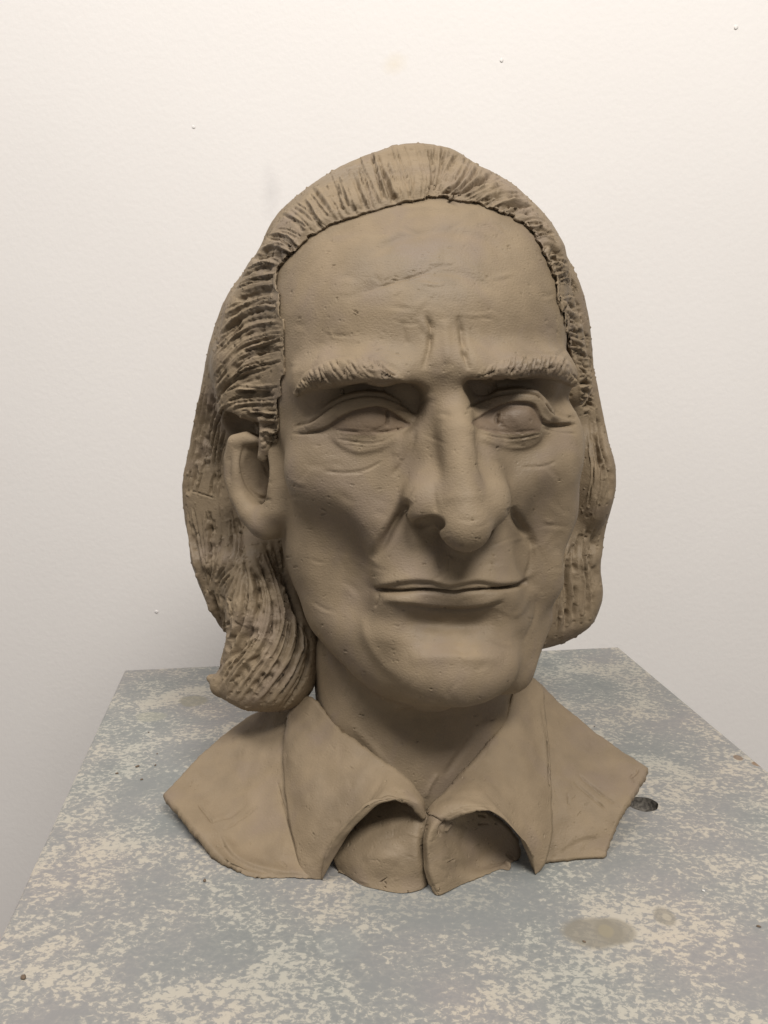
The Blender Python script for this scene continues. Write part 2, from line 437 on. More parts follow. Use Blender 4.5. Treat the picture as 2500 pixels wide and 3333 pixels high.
def plinth_material():
    m, nt, b = new_mat('worn_painted_board'); L = nt.links.new
    g = node(nt, 'ShaderNodeNewGeometry'); P = g.outputs['Position']
    # scrubbed, patchy paint: grey-blue base under a worn cream coat
    mp = node(nt, 'ShaderNodeMapping'); mp.inputs['Scale'].default_value = (1.0, 1.25, 1.0); mp.inputs['Rotation'].default_value = (0, 0, R(12)); L(P, mp.inputs['Vector'])
    big = node(nt, 'ShaderNodeTexNoise'); big.inputs['Scale'].default_value = 17; big.inputs['Detail'].default_value = 5; big.inputs['Distortion'].default_value = 0.8; L(mp.outputs[0], big.inputs['Vector'])
    fin = node(nt, 'ShaderNodeTexNoise'); fin.inputs['Scale'].default_value = 270; fin.inputs['Detail'].default_value = 7; fin.inputs['Roughness'].default_value = 0.68; fin.inputs['Distortion'].default_value = 0.4; L(mp.outputs[0], fin.inputs['Vector'])
    ad = node(nt, 'ShaderNodeMath', operation='MULTIPLY_ADD'); L(big.outputs['Fac'], ad.inputs[0]); ad.inputs[1].default_value = 0.50; L(fin.outputs['Fac'], ad.inputs[2])
    mid = node(nt, 'ShaderNodeTexNoise'); mid.inputs['Scale'].default_value = 58; mid.inputs['Detail'].default_value = 6; mid.inputs['Roughness'].default_value = 0.62; mid.inputs['Distortion'].default_value = 1.2; L(mp.outputs[0], mid.inputs['Vector'])
    ad2 = node(nt, 'ShaderNodeMath', operation='MULTIPLY_ADD'); L(mid.outputs['Fac'], ad2.inputs[0]); ad2.inputs[1].default_value = 0.45; L(ad.outputs[0], ad2.inputs[2]); ad = ad2
    r = ramp(nt, [(0.44, g4(0)), (0.515, g4(0.18)), (0.528, g4(0.55)), (0.55, g4(0.92))])
    hf = node(nt, 'ShaderNodeMath', operation='MULTIPLY'); L(ad.outputs[0], hf.inputs[0]); hf.inputs[1].default_value = 0.514; L(hf.outputs[0], r.inputs['Fac'])
    n3 = node(nt, 'ShaderNodeTexNoise'); n3.inputs['Scale'].default_value = 9; n3.inputs['Detail'].default_value = 3; L(P, n3.inputs['Vector'])
    base = ramp(nt, [(0.35, (0.180, 0.190, 0.184)), (0.5, (0.205, 0.207, 0.202)), (0.65, (0.222, 0.213, 0.210))]); L(n3.outputs['Fac'], base.inputs['Fac'])
    top = ramp(nt, [(0.35, (0.36, 0.352, 0.308)), (0.65, (0.43, 0.38, 0.31))]); L(n3.outputs['Fac'], top.inputs['Fac'])
    mx = node(nt, 'ShaderNodeMix', data_type='RGBA'); L(r.outputs['Color'], mx.inputs[0]); L(base.outputs['Color'], mx.inputs[6]); L(top.outputs['Color'], mx.inputs[7])
    cur = mx.outputs[2]
    wob = node(nt, 'ShaderNodeTexNoise'); wob.inputs['Scale'].default_value = 42; wob.inputs['Detail'].default_value = 3; L(P, wob.inputs['Vector'])
    # dried clay-water stains
    def stain(c, rx, ry, col, amt, edge=0.18, rot=0.0):
        nonlocal cur
        sb = node(nt, 'ShaderNodeVectorMath', operation='SUBTRACT'); L(P, sb.inputs[0]); sb.inputs[1].default_value = (c[0], c[1], c[2])
        rt = node(nt, 'ShaderNodeVectorRotate', rotation_type='Z_AXIS'); L(sb.outputs[0], rt.inputs['Vector']); rt.inputs['Angle'].default_value = rot
        sc = node(nt, 'ShaderNodeVectorMath', operation='MULTIPLY'); L(rt.outputs[0], sc.inputs[0]); sc.inputs[1].default_value = (1 / rx, 1 / ry, 0)
        ln = node(nt, 'ShaderNodeVectorMath', operation='LENGTH'); L(sc.outputs[0], ln.inputs[0])
        w = node(nt, 'ShaderNodeMath', operation='MULTIPLY_ADD'); L(wob.outputs['Fac'], w.inputs[0]); w.inputs[1].default_value = 0.9; L(ln.outputs['Value'], w.inputs[2])
        rr = ramp(nt, [(0.0, g4(amt * 0.85)), (0.62 - edge * .5, g4(amt)), (0.62 + edge * .15, g4(0))])
        h2 = node(nt, 'ShaderNodeMath', operation='MULTIPLY'); L(w.outputs[0], h2.inputs[0]); h2.inputs[1].default_value = 0.42; L(h2.outputs[0], rr.inputs['Fac'])
        k = node(nt, 'ShaderNodeMix', data_type='RGBA'); L(rr.outputs['Color'], k.inputs[0]); L(cur, k.inputs[6]); k.inputs[7].default_value = (*col, 1)
        cur = k.outputs[2]
    stain(PZ('J', 1385, 718), 0.0030, 0.0040, (0.16, 0.10, 0.06), 0.8); stain(PZ('J', 1500, 752), 0.0045, 0.0035, (0.20, 0.12, 0.06), 0.8)
    stain(PZ('K', 560, 440), 0.0110, 0.0120, (0.25, 0.255, 0.245), 0.35); stain(PZ('K', 1000, 260), 0.05, 0.022, (0.19, 0.20, 0.195), 0.45)
    stain(PZ('J', 575, 1700), 0.0150, 0.0125, (0.188, 0.170, 0.135), 0.8); stain(PZ('J', 690, 1690), 0.0110, 0.0105, (0.198, 0.178, 0.14), 0.75); stain(PZ('J', 640, 1690), 0.0040, 0.0050, (0.26, 0.225, 0.15), 0.5)
    stain(PZ('J', 975, 1608), 0.0060, 0.0072, (0.20, 0.18, 0.145), 0.7)
    stain(PZ('J', 985, 1612), 0.0026, 0.0030, (0.36, 0.32, 0.25), 0.6)
    stain(PZ('I', 1085, 400), 0.0125, 0.0115, (0.21, 0.195, 0.145), 0.7)
    stain(PZ('I', 850, 487), 0.013, 0.0100, (0.29, 0.285, 0.22), 0.45)
    L(cur, b.inputs['Base Color'])
    b.inputs['Roughness'].default_value = 0.55; b.inputs['Specular IOR Level'].default_value = 0.35
    bp = node(nt, 'ShaderNodeBump'); bp.inputs['Strength'].default_value = 0.35; bp.inputs['Distance'].default_value = 0.0004
    L(ad.outputs[0], bp.inputs['Height']); L(bp.outputs[0], b.inputs['Normal'])
    return m
def wall_material():
    m, nt, b = new_mat('white_wall_paint'); L = nt.links.new
    g = node(nt, 'ShaderNodeNewGeometry'); P = g.outputs['Position']
    n = node(nt, 'ShaderNodeTexNoise'); n.inputs['Scale'].default_value = 3.0; n.inputs['Detail'].default_value = 5; L(P, n.inputs['Vector'])
    r = ramp(nt, [(0.3, (0.715, 0.685, 0.660)), (0.7, (0.745, 0.715, 0.690))]); L(n.outputs['Fac'], r.inputs['Fac'])
    cur = r.outputs['Color']
    wob = node(nt, 'ShaderNodeTexNoise'); wob.inputs['Scale'].default_value = 45; wob.inputs['Detail'].default_value = 4; L(P, wob.inputs['Vector'])
    def wall_patch(c, rx, rz, col, amt):
        nonlocal cur
        sb = node(nt, 'ShaderNodeVectorMath', operation='SUBTRACT'); L(P, sb.inputs[0]); sb.inputs[1].default_value = tuple(c)
        sc = node(nt, 'ShaderNodeVectorMath', operation='MULTIPLY'); L(sb.outputs[0], sc.inputs[0]); sc.inputs[1].default_value = (1 / rx, 0, 1 / rz)
        ln = node(nt, 'ShaderNodeVectorMath', operation='LENGTH'); L(sc.outputs[0], ln.inputs[0])
        w = node(nt, 'ShaderNodeMath', operation='MULTIPLY_ADD'); L(wob.outputs['Fac'], w.inputs[0]); w.inputs[1].default_value = 1.2; L(ln.outputs['Value'], w.inputs[2])
        rr = ramp(nt, [(0.25, g4(amt)), (0.85, g4(0))])
        h2 = node(nt, 'ShaderNodeMath', operation='MULTIPLY'); L(w.outputs[0], h2.inputs[0]); h2.inputs[1].default_value = 0.5; L(h2.outputs[0], rr.inputs['Fac'])
        k = node(nt, 'ShaderNodeMix', data_type='RGBA'); L(rr.outputs['Color'], k.inputs[0]); L(cur, k.inputs[6]); k.inputs[7].default_value = (*col, 1)
        cur = k.outputs[2]
    wall_patch(PY('S', 880, 630, WALL_Y), 0.012, 0.03, (0.55, 0.53, 0.52), 0.5)  # soft-edged grey patch on the wall left of the head
    wall_patch(PY('S', 1282, 208, WALL_Y), 0.014, 0.01, (0.70, 0.63, 0.52), 0.6)
    L(cur, b.inputs['Base Color'])
    b.inputs['Roughness'].default_value = 0.6; b.inputs['Specular IOR Level'].default_value = 0.25
    f = node(nt, 'ShaderNodeTexNoise'); f.inputs['Scale'].default_value = 190; f.inputs['Detail'].default_value = 3; L(P, f.inputs['Vector'])
    bp = node(nt, 'ShaderNodeBump'); bp.inputs['Strength'].default_value = 0.22; bp.inputs['Distance'].default_value = 0.001
    L(f.outputs['Fac'], bp.inputs['Height']); L(bp.outputs[0], b.inputs['Normal'])
    return m
WALL_Y = 0.93

# ------------------------------------------------------------------ the wall and the plinth
wall_m = wall_material()
wo = mesh_obj('wall', [(-2.5, WALL_Y, -1.2), (2.5, WALL_Y, -1.2), (2.5, WALL_Y, 2.2), (-2.5, WALL_Y, 2.2)], [(0, 1, 2, 3)], wall_m, smooth=False)
tag(wo, kind='structure')
floor_m, fnt, fb = new_mat('floor_screed'); fb.inputs['Base Color'].default_value = (0.22, 0.20, 0.19, 1); fb.inputs['Roughness'].default_value = 0.8
fo = mesh_obj('floor', [(-2.5, -2.0, -1.05), (2.5, -2.0, -1.05), (2.5, WALL_Y, -1.05), (-2.5, WALL_Y, -1.05)], [(0, 1, 2, 3)], floor_m, smooth=False)
tag(fo, kind='structure')

BL, BR = PZ('S', 406, 2180.5), PZ('S', 2012, 2105)
LE, RE = PZ('S', 11.6, 3030), PZ('S', 2496, 2508)
dl = (LE - BL) / np.linalg.norm(LE - BL); dr = (RE - BR) / np.linalg.norm(RE - BR)
dd = (dl + dr) / 2; dd /= np.linalg.norm(dd)
FL_, FR_ = BL + dd * 0.52, BR + dd * 0.52
log('plinth', BL, BR, FL_, FR_, 'width', np.linalg.norm(BR - BL))
PLM = plinth_material()
plinth = bpy.data.objects.new('plinth', None); COL.objects.link(plinth)
ctr = (BL + BR + FL_ + FR_) / 4
plinth.location = (ctr[0], ctr[1], -1.05)
tag(plinth, 'worn grey and cream painted plinth with stains under the clay bust', 'plinth')
bpy.context.view_layer.update()
def child(o, par):
    o.parent = par; o.matrix_parent_inverse = par.matrix_world.inverted(); return o
HOLE = PZ('J', 850, 978); HR = 0.0096
def board_top():
    bm = bmesh.new()
    out = [FL_, FR_, BR, BL]
    def loop(pts): 
        vs = [bm.verts.new(p) for p in pts]
        return vs, [bm.edges.new((vs[i], vs[(i + 1) % len(vs)])) for i in range(len(vs))]
    def inset(d, z):
        c = ctr; r = []
        for i in range(4):
            p = out[i]; a = out[i - 1] - p; b = out[(i + 1) % 4] - p
            a = a / np.linalg.norm(a); b = b / np.linalg.norm(b)
            q = p + (a + b) * d; r.append((q[0], q[1], z))
        return r
    ov, oe = loop(inset(0.0016, 0.0))
    ang = [i * 2 * math.pi / 40 for i in range(40)]
    rr = [HR * (1 + 0.025 * math.sin(3 * a) + 0.02 * math.sin(7 * a + 1)) for a in ang]
    hv, he = loop([(HOLE[0] + r * math.cos(a), HOLE[1] + r * math.sin(a) * 0.92, 0.0) for a, r in zip(ang, rr)])
    bmesh.ops.triangle_fill(bm, use_beauty=True, edges=oe + he)
    prev = ov
    for dz, dn in ((-0.0006, 0.0004), (-0.0018, 0.0), (-0.018, 0.0)):
        cur = [bm.verts.new(p) for p in inset(dn, dz)]
        for i in range(4): bm.faces.new((prev[i], cur[i], cur[(i + 1) % 4], prev[(i + 1) % 4]))
        prev = cur
    bmesh.ops.recalc_face_normals(bm, faces=bm.faces)
    me = bpy.data.meshes.new('top_board'); bm.to_mesh(me); bm.free(); me.materials.append(PLM)
    o = bpy.data.objects.new('top_board', me); COL.objects.link(o); return child(o, plinth)
board_top()
def screw_hole():
    m, nt, b = new_mat('hole_brown'); b.inputs['Base Color'].default_value = (0.10, 0.088, 0.075, 1); b.inputs['Roughness'].default_value = 0.9
    n = node(nt, 'ShaderNodeTexNoise'); n.inputs['Scale'].default_value = 500; g = node(nt, 'ShaderNodeNewGeometry'); nt.links.new(g.outputs['Position'], n.inputs['Vector'])
    r = ramp(nt, [(0.35, (0.06, 0.053, 0.046)), (0.65, (0.15, 0.135, 0.115))]); nt.links.new(n.outputs['Fac'], r.inputs['Fac']); nt.links.new(r.outputs['Color'], b.inputs['Base Color'])  # dark grey-brown mottle over the sides and floor of the hole
    V = []; Q = []
    for k, (rad, z) in enumerate(((1.0, -0.0001), (0.985, -0.003), (0.95, -0.0065), (0.5, -0.0072), (0.02, -0.0060))):
        for i in range(40):
            a = i * 2 * math.pi / 40; r0 = HR * (1 + 0.025 * math.sin(3 * a) + 0.02 * math.sin(7 * a + 1)) * rad
            V.append((HOLE[0] + r0 * math.cos(a), HOLE[1] + r0 * math.sin(a) * .92, z + 0.0004 * math.sin(5 * a) * (k > 1)))
    for k in range(4):
        for i in range(40): Q.append((k * 40 + i, k * 40 + (i + 1) % 40, (k + 1) * 40 + (i + 1) % 40, (k + 1) * 40 + i))
    child(mesh_obj('screw_hole', V, Q, m), plinth)
screw_hole()
def side_panel(a, b, name='side_panel'):
    n = np.cross(b - a, [0, 0, 1.0]); n /= np.linalg.norm(n); c = (a + b) / 2
    if (c - ctr) @ n < 0: n = -n
    t = (b - a) / np.linalg.norm(b - a)
    a = a + t * 0.004; b = b - t * 0.004
    o1 = -n * 0.004; o2 = -n * 0.02
    V = [a + o1, b + o1, b + o2, a + o2]
    V = [(v[0], v[1], -0.0185) for v in V] + [(v[0], v[1], -1.05) for v in V]
    child(mesh_obj(name, V, [(0, 1, 2, 3), (4, 7, 6, 5), (0, 4, 5, 1), (1, 5, 6, 2), (2, 6, 7, 3), (3, 7, 4, 0)], PLM, smooth=False), plinth)
t_ = 0.02
for a, b in ((FL_, FR_), (FR_, BR), (BR, BL), (BL, FL_)): side_panel(a, b)

# specks of filler under the wall paint
def lump(name, c, r, squash, mat, seed, axis=2):
    bm = bmesh.new(); bmesh.ops.create_icosphere(bm, subdivisions=2, radius=1.0)
    V = np.array([v.co[:] for v in bm.verts]); Fc = np.array([[v.index for v in f.verts] for f in bm.faces]); bm.free()
    V = V * (1 + 0.35 * vnoise(V, 1.6, seed))[:, None] * r
    V[:, axis] *= squash
    return mesh_obj(name, V + np.array(c), Fc, mat)
for i, (x, y, r) in enumerate(((509, 1991, .0028), (630, 413, .0020), (1632, 196, .0024), (2396, 88, .0026), (690, 1205, .0012))):
    c = PY('S', x, y, WALL_Y - 0.0004); o = lump('paint_speck', c, r * .8, .2, wall_m, i + 3, 1); o.parent = wo

# ------------------------------------------------------------------ the clay bust: head
bust = bpy.data.objects.new('clay_bust', None); COL.objects.link(bust)
bust.location = (0.02, 0.48, 0.0)
tag(bust, 'brown clay bust of a frowning long-haired man in an open collar on the plinth', 'sculpture')
bpy.context.view_layer.update()

YAW = R(7.5); ORG = (0.022, 0.50)
HEADROWS = [  # z, cu, cv, half width, front, back
    (0.085, -0.002, 0.000, 0.025, 0.070, 0.06), (0.097, -0.002, 0.000, 0.038, 0.082, 0.06), (0.108, -0.002, 0.000, 0.049, 0.090, 0.06), (0.120, -0.001, 0.000, 0.061, 0.0955, 0.07),
    (0.134, -0.002, 0.000, 0.0720, 0.096, 0.08), (0.148, -0.003, 0.000, 0.0785, 0.090, 0.085), (0.165, -0.003, 0.000, 0.0825, 0.090, 0.09),
    (0.195, 0.0005, 0.000, 0.0865, 0.087, 0.10), (0.220, 0.002, 0.000, 0.0875, 0.085, 0.10), (0.242, -0.002, 0.000, 0.0905, 0.083, 0.11), (0.270, -0.0045, 0.000, 0.0895, 0.086, 0.115), (0.300, -0.0045, 0.000, 0.0895, 0.083, 0.115),
    (0.325, -0.003, 0.000, 0.0860, 0.073, 0.11), (0.350, -0.001, 0.000, 0.0735, 0.056, 0.10), (0.370, 0.000, 0.000, 0.054, 0.038, 0.085), (0.383, 0.000, -0.005, 0.034, 0.022, 0.06), (0.389, 0, -0.01, 0.010, 0.008, 0.02)]
head_base = loft(HEADROWS, YAW, ORG, 2.25)
def base_hit(fr, x, y):
    d = ray(px(fr, [(x, y)]))[0]; Ys = np.arange(0.34, 0.62, 0.0005)
    P = CAMP + d * (Ys / d[1])[:, None]
    f = head_base.f(P); i = np.nonzero(f < 0)[0]
    i = i[0] if len(i) else int(np.argmin(f))
    return P[i]
def on(fr, x, y, mm=0.0):
    p = base_hit(fr, x, y); c = CAMP - p
    return p + c / np.linalg.norm(c) * mm * 1e-3

HF = Field()
HF.add(head_base, 0)
# neck
def fhit(field, fr, x, y, mm=0.0):
    d = ray(px(fr, [(x, y)]))[0]; Ys = np.arange(0.36, 0.56, 0.0004)
    P = CAMP + d * (Ys / d[1])[:, None]
    f = field(P); i = np.nonzero(f < 0)[0]
    p = P[i[0]] if len(i) else P[int(np.argmin(f))]
    c = CAMP - p
    return p + c / np.linalg.norm(c) * mm * 1e-3
HF.add(chain([PY('S', 1370, 2760, 0.494), PY('S', 1362, 2500, 0.498), PY('S', 1350, 2150, 0.512)], [0.060, 0.061, 0.067]), 0.010)
HF.add(chain([PY('G', 660, 180, 0.470), PY('G', 860, 440, 0.449)], [0.010, 0.009]), 0.02)
HF.add(chain([PY('G', 1090, 200, 0.472), PY('G', 930, 450, 0.449)], [0.010, 0.008]), 0.018)
HF.add(ellip(PY('G', 880, 330, 0.451), (0.016, 0.014, 0.022)), 0.02)
# jaw and chin
HF.add(ellip(PY('D', 800, 1400, 0.4205), (0.0310, 0.0240, 0.0200), (0, 0, 7)), 0.012)
HF.add(chain([PY('D', 560, 1360, 0.4150), PY('D', 1060, 1350, 0.4200)], [0.0110, 0.0105]), 0.010)
HF.add(chain([PY('D', 330, 1330, 0.440), PY('D', -20, 1070, 0.462)], [0.017, 0.012]), 0.02)
HF.add(chain([PY('D', 1140, 1380, 0.448), PY('D', 1265, 1080, 0.466)], [0.016, 0.014]), 0.02)
# mouth mound
HF.add(ellip(PY('D', 760, 860, 0.4290), (0.040, 0.026, 0.030), (0, 0, 7)), 0.014)
HF.sub(ellip(PY('D', 760, 1120, 0.3980), (0.034, 0.0165, 0.0130), (0, 0, 7)), 0.010)
# cheekbones
HF.add(ellip(PY('A', 330, 790, 0.4475), (0.024, 0.018, 0.020), (0, 0, 25)), 0.016)
HF.add(ellip(PY('A', 1385, 770, 0.4570), (0.020, 0.018, 0.020), (0, 0, -10)), 0.016)
HF.add(ellip(PY('A', 470, 930, 0.4410), (0.022, 0.017, 0.022), (0, 25, 10)), 0.022)
HF.add(ellip(PY('A', 1330, 960, 0.4480), (0.014, 0.016, 0.020), (0, -20, 0)), 0.018)
HF.add(chain([PY('A', 620, 960, 0.4340), PY('A', 575, 1050, 0.4325), PY('A', 500, 1190, 0.4350), PY('A', 450, 1320, 0.4420)], [0.0100, 0.0130, 0.0125, 0.0110]), 0.014)
HF.add(chain([PY('A', 1265, 900, 0.4400), PY('A', 1340, 1040, 0.4400), PY('A', 1375, 1180, 0.4460), PY('A', 1370, 1330, 0.4560)], [0.0095, 0.0115, 0.0115, 0.0130]), 0.014)
HF.sub(ellip(PY('A', 250, 1330, 0.4165), (0.030, 0.0150, 0.030), (0, 15, 25)), 0.022)
HF.sub(ellip(PY('A', 1465, 1190, 0.4270), (0.018, 0.0140, 0.030), (0, -10, -15)), 0.018)
HF.add(ellip(PY('A', 1448, 640, 0.4680), (0.014, 0.014, 0.017)), 0.014)
HF.add(ellip(PY('A', 1412, 1000, 0.4650), (0.015, 0.014, 0.020)), 0.014)
# brow ridge
HF.add(chain([on('B', 360, 310, -4), on('B', 600, 230, -1), on('B', 1000, 200, 0), on('B', 1350, 240, -1)], [0.0085, 0.0100, 0.0105, 0.0090]), 0.010)
HF.add(chain([on('C', 420, 190, -1), on('C', 750, 160, 0), on('C', 1100, 150, -1), on('C', 1290, 200, -5)], [0.0090, 0.0105, 0.0100, 0.0085]), 0.010)
HF.add(ellip(PY('A', 915, 285, 0.4225), (0.0165, 0.011, 0.0115)), 0.010)
# eye sockets
HF.sub(ellip(PY('B', 880, 600, 0.4190), (0.0310, 0.0160, 0.0135), (0, 8, 12)), 0.008)
HF.sub(ellip(PY('B', 1380, 540, 0.4190), (0.0100, 0.0150, 0.0110), (0, 0, 0)), 0.007)
HF.sub(ellip(PY('C', 900, 480, 0.4275), (0.0300, 0.0160, 0.0135), (0, -5, 8)), 0.008)
HF.sub(ellip(PY('C', 430, 430, 0.4215), (0.0090, 0.0150, 0.0110), (0, 0, 0)), 0.007)
# eyes
HF.add(ellip(PY('B', 1000, 745, 0.4388), (0.0230, 0.0195, 0.0185)), 0.004)
HF.add(ellip(PY('B', 1310, 770, 0.4385), (0.0105, 0.0105, 0.0095)), 0.006)
HF.add(ellip(PY('C', 530, 690, 0.4425), (0.0100, 0.0105, 0.0095)), 0.006)
HF.add(ellip(PY('C', 770, 655, 0.4460), (0.0220, 0.0195, 0.0185)), 0.004)
# upper lids
HF.add(chain([fhit(HF, 'B', *q) for q in ((290, 815, -1.5), (380, 775, -1.2), (500, 705, -1.2), (640, 615, -1.3), (790, 548, -1.4), (950, 518, -1.4), (1120, 523, -1.4), (1270, 578, -1.3), (1380, 645, -1.0), (1450, 715, -.8))], [.0018, .0030, .0042, .0050, .0054, .0056, .0054, .0048, .0038, .0026]), 0.002)
HF.add(chain([fhit(HF, 'C', *q) for q in ((450, 605, -.8), (560, 508, -1.2), (700, 445, -1.4), (860, 424, -1.4), (1000, 446, -1.4), (1090, 515, -1.3), (1160, 590, -1.2), (1240, 640, -1.2), (1330, 655, -1.6))], [.0030, .0044, .0054, .0056, .0052, .0044, .0034, .0026, .0018]), 0.002)
# lower-lid pouches
HF.add(ellip(PY('B', 980, 940, 0.4405), (0.0200, 0.0135, 0.0080)), 0.005)
HF.add(ellip(PY('C', 800, 830, 0.4500), (0.0185, 0.0135, 0.0080)), 0.005)
# nose
HF.add(chain([PY('A', 910, 500, 0.4330), PY('A', 885, 700, 0.4220), PY('A', 880, 900, 0.4150)], [0.0085, 0.0120, 0.0130]), 0.010)
HF.add(chain([PY('A', 985, 500, 0.4355), PY('A', 1035, 700, 0.4255), PY('A', 1075, 900, 0.4180)], [0.0085, 0.0118, 0.0128]), 0.010)
HF.add(chain([PY('A', 922, 400, 0.4310), PY('A', 936, 480, 0.4205), PY('A', 962, 620, 0.4070), PY('A', 975, 800, 0.4000), PY('A', 993, 950, 0.3955), PY('A', 1008, 1080, 0.3930)],
             [0.0076, 0.0080, 0.0090, 0.0088, 0.0106, 0.0116]), 0.009)
HF.add(chain([PY('A', 1000, 1060, 0.3935), PY('A', 1000, 1110, 0.4120)], [0.0115, 0.010]), 0.004)
HF.add(ellip(PY('A', 822, 950, 0.4062), (0.0120, 0.0145, 0.0125), (20, 8, -20)), 0.010)
HF.add(ellip(PY('A', 1098, 952, 0.4092), (0.0116, 0.0145, 0.0120), (20, -8, 25)), 0.010)
HF.sub(ellip(PY('A', 818, 1068, 0.3985), (0.0078, 0.0170, 0.0048), (-12, 0, 15)), 0.0015)
HF.sub(ellip(PY('A', 1105, 1085, 0.4150), (0.0045, 0.0080, 0.0040), (-15, 0, -15)), 0.002)
# ear
earL = [chain([PY('E', 580, 470, 0.480), PY('E', 485, 440, 0.481), PY('E', 415, 460, 0.484), PY('E', 392, 560, 0.487), PY('E', 398, 680, 0.487), PY('E', 440, 800, 0.483),
               PY('E', 510, 900, 0.478), PY('E', 590, 970, 0.472)], [0.0030, 0.0040, 0.0044, 0.0046, 0.0050, 0.0062, 0.0076, 0.0088]),
        ellip(PY('E', 640, 955, 0.472), (0.0115, 0.009, 0.0105), (0, 0, 25)),
        ellip(PY('E', 545, 700, 0.488), (0.0150, 0.0060, 0.0290), (0, -6, 35)),
        chain([PY('E', 665, 520, 0.470), PY('E', 672, 700, 0.468), PY('E', 690, 880, 0.466)], [0.0060, 0.0060, 0.0070])]
for q, k_ in zip(earL, (.004, .004, .004, .009)): HF.add(q, k_)
HF.sub(ellip(PY('E', 565, 655, 0.475), (0.0115, 0.0125, 0.0175), (0, -8, 35)), 0.003)
# ------------------------------------------------------------------ the clay bust: hair volume
WIN = px('F', [(275, 600), (330, 545), (390, 485), (480, 425), (570, 388), (700, 352), (790, 322), (900, 302), (960, 292), (1050, 310), (1150, 332), (1250, 366), (1320, 410), (1365, 455), (1388, 495), (1412, 540), (1450, 620), (1480, 750), (1510, 850)])
WIN = np.concatenate([WIN, px('A', [(1510, 200), (1560, 380), (1575, 560), (1600, 700)]), [(1935, 1560), (1935, 2500), (600, 2500), (600, 1600), (760, 1470)],
                      px('E', [(560, 480), (640, 500), (690, 440), (695, 300), (705, 200)]), px('O', [(1062, 1700), (1062, 1500), (1030, 1200), (1000, 1000), (985, 850), (990, 760)])])
_gx, _gy = np.arange(300, 2300, 4.0), np.arange(200, 2700, 4.0)
_G = np.stack(np.meshgrid(_gx, _gy, indexing='ij'), -1).reshape(-1, 2)
_WD = polydist(_G, WIN).reshape(len(_gx), len(_gy))
def win_dist(q):
    x = np.clip((q[:, 0] - 300) / 4, 0, len(_gx) - 1.001); y = np.clip((q[:, 1] - 200) / 4, 0, len(_gy) - 1.001)
    i = x.astype(int); j = y.astype(int); u = x - i; v = y - j
    return _WD[i, j] * (1 - u) * (1 - v) + _WD[i + 1, j] * u * (1 - v) + _WD[i, j + 1] * (1 - u) * v + _WD[i + 1, j + 1] * u * v
def cap_f(p):
    q, dep = proj(p)
    wd = win_dist(q)
    left = np.clip((q[:, 1] - 800) / 150, 0, 1)
    t = np.clip((wd + 9 - 5 * left) / 15, 0, 1); t = t * t * (3 - 2 * t)
    z = p[:, 2]
    r = np.clip(-wd / 60, 0, 1); r = r * r * (3 - 2 * r)
    o = (0.0013 * (1 - r) + 0.0060 * r) * (1 - left) + 0.0012 * left
    return np.maximum(head_base.f(p) - (o * (1 - t) - 0.012 * t), 0.200 - z)
cap = Prim(cap_f, (-0.075, 0.40, 0.195), (0.125, 0.64, 0.41))
vol = loft([(0.3985, .008, .020, .010, .008, .02), (0.3965, .007, .019, .024, .02, .03), (0.391, .005, .016, .039, .032, .05), (0.379, .003, .012, .060, .042, .078), (0.365, .001, .006, .078, .044, .088), (0.343, .0055, .0, .0970, .042, .095),
            (0.310, .002, 0, .1165, .038, .10), (0.269, -.001, -.003, .1275, .034, .10), (0.232, -.001, -.007, .1375, .030, .10), (0.191, -.002, -.007, .1450, .030, .095), (0.160, -.003, -.004, .1405, .032, .09), (0.148, -.003, 0, .1385, .036, .09),
            (0.127, .001, 0, .1365, .036, .085), (0.106, .0035, 0, .1300, .034, .08), (0.094, .002, 0, .118, .030, .075), (0.086, 0.001, 0, .096, .022, .06), (0.081, 0, 0, .06, .012, .04)], 0.0, (0.011, 0.535), 2.2)
RF = Field()
RF.add(vol, 0)
RF.add(cap, 0.016)
# hair swept back over both temples
RF.add(chain([PY('S', 1040, 730, 0.492), PY('S', 955, 835, 0.496), PY('S', 890, 940, 0.499), PY('S', 855, 1060, 0.502), PY('S', 838, 1200, 0.503), PY('S', 840, 1320, 0.502)], [0.006, 0.009, 0.014, 0.020, 0.025, 0.023]), 0.030)
RF.add(chain([PY('S', 1650, 740, 0.495), PY('S', 1725, 850, 0.498), PY('S', 1785, 960, 0.500), PY('S', 1828, 1090, 0.502), PY('S', 1845, 1250, 0.504)], [0.005, 0.007, 0.009, 0.012, 0.015]), 0.014)
# the long lock in front of the near shoulder
RF.add(chain([PY('E', 560, 1250, 0.512), PY('E', 600, 1500, 0.505), PY('E', 625, 1720, 0.499)], [0.020, 0.025, 0.026]), 0.014)
RF.add(ellip(PY('E', 610, 1905, 0.494), (0.0305, 0.022, 0.0240)), 0.010)
RF.add(chain([PY('E', 480, 1985, 0.492), PY('E', 340, 1975, 0.494), PY('E', 262, 1935, 0.498)], [0.0135, 0.0085, 0.0030]), 0.006)
RF.add(ellip(PY('E', 740, 1800, 0.497), (0.0165, 0.018, 0.030)), 0.012)
RF.sub(ellip(PY('E', 230, 1800, 0.505), (0.009, 0.03, 0.008)), 0.006)
# hollow over the ear, hollow behind it
RF.sub(ellip(PY('E', 410, 375, 0.494), (0.0135, 0.020, 0.0105)), 0.005)
RF.sub(chain([PY('E', 350, 480, 0.490), PY('E', 340, 640, 0.492)], [0.007, 0.008]), 0.008)
RF.sub(chain([PY('E', 520, 470, 0.476), PY('E', 500, 600, 0.476), PY('E', 500, 760, 0.478), PY('E', 580, 930, 0.474)], [0.013, 0.018, 0.019, 0.016]), 0.006)
RF.add(chain([PY('E', 655, 330, 0.467), PY('E', 620, 450, 0.468), PY('E', 588, 550, 0.470)], [0.0060, 0.0055, 0.0030]), 0.006)
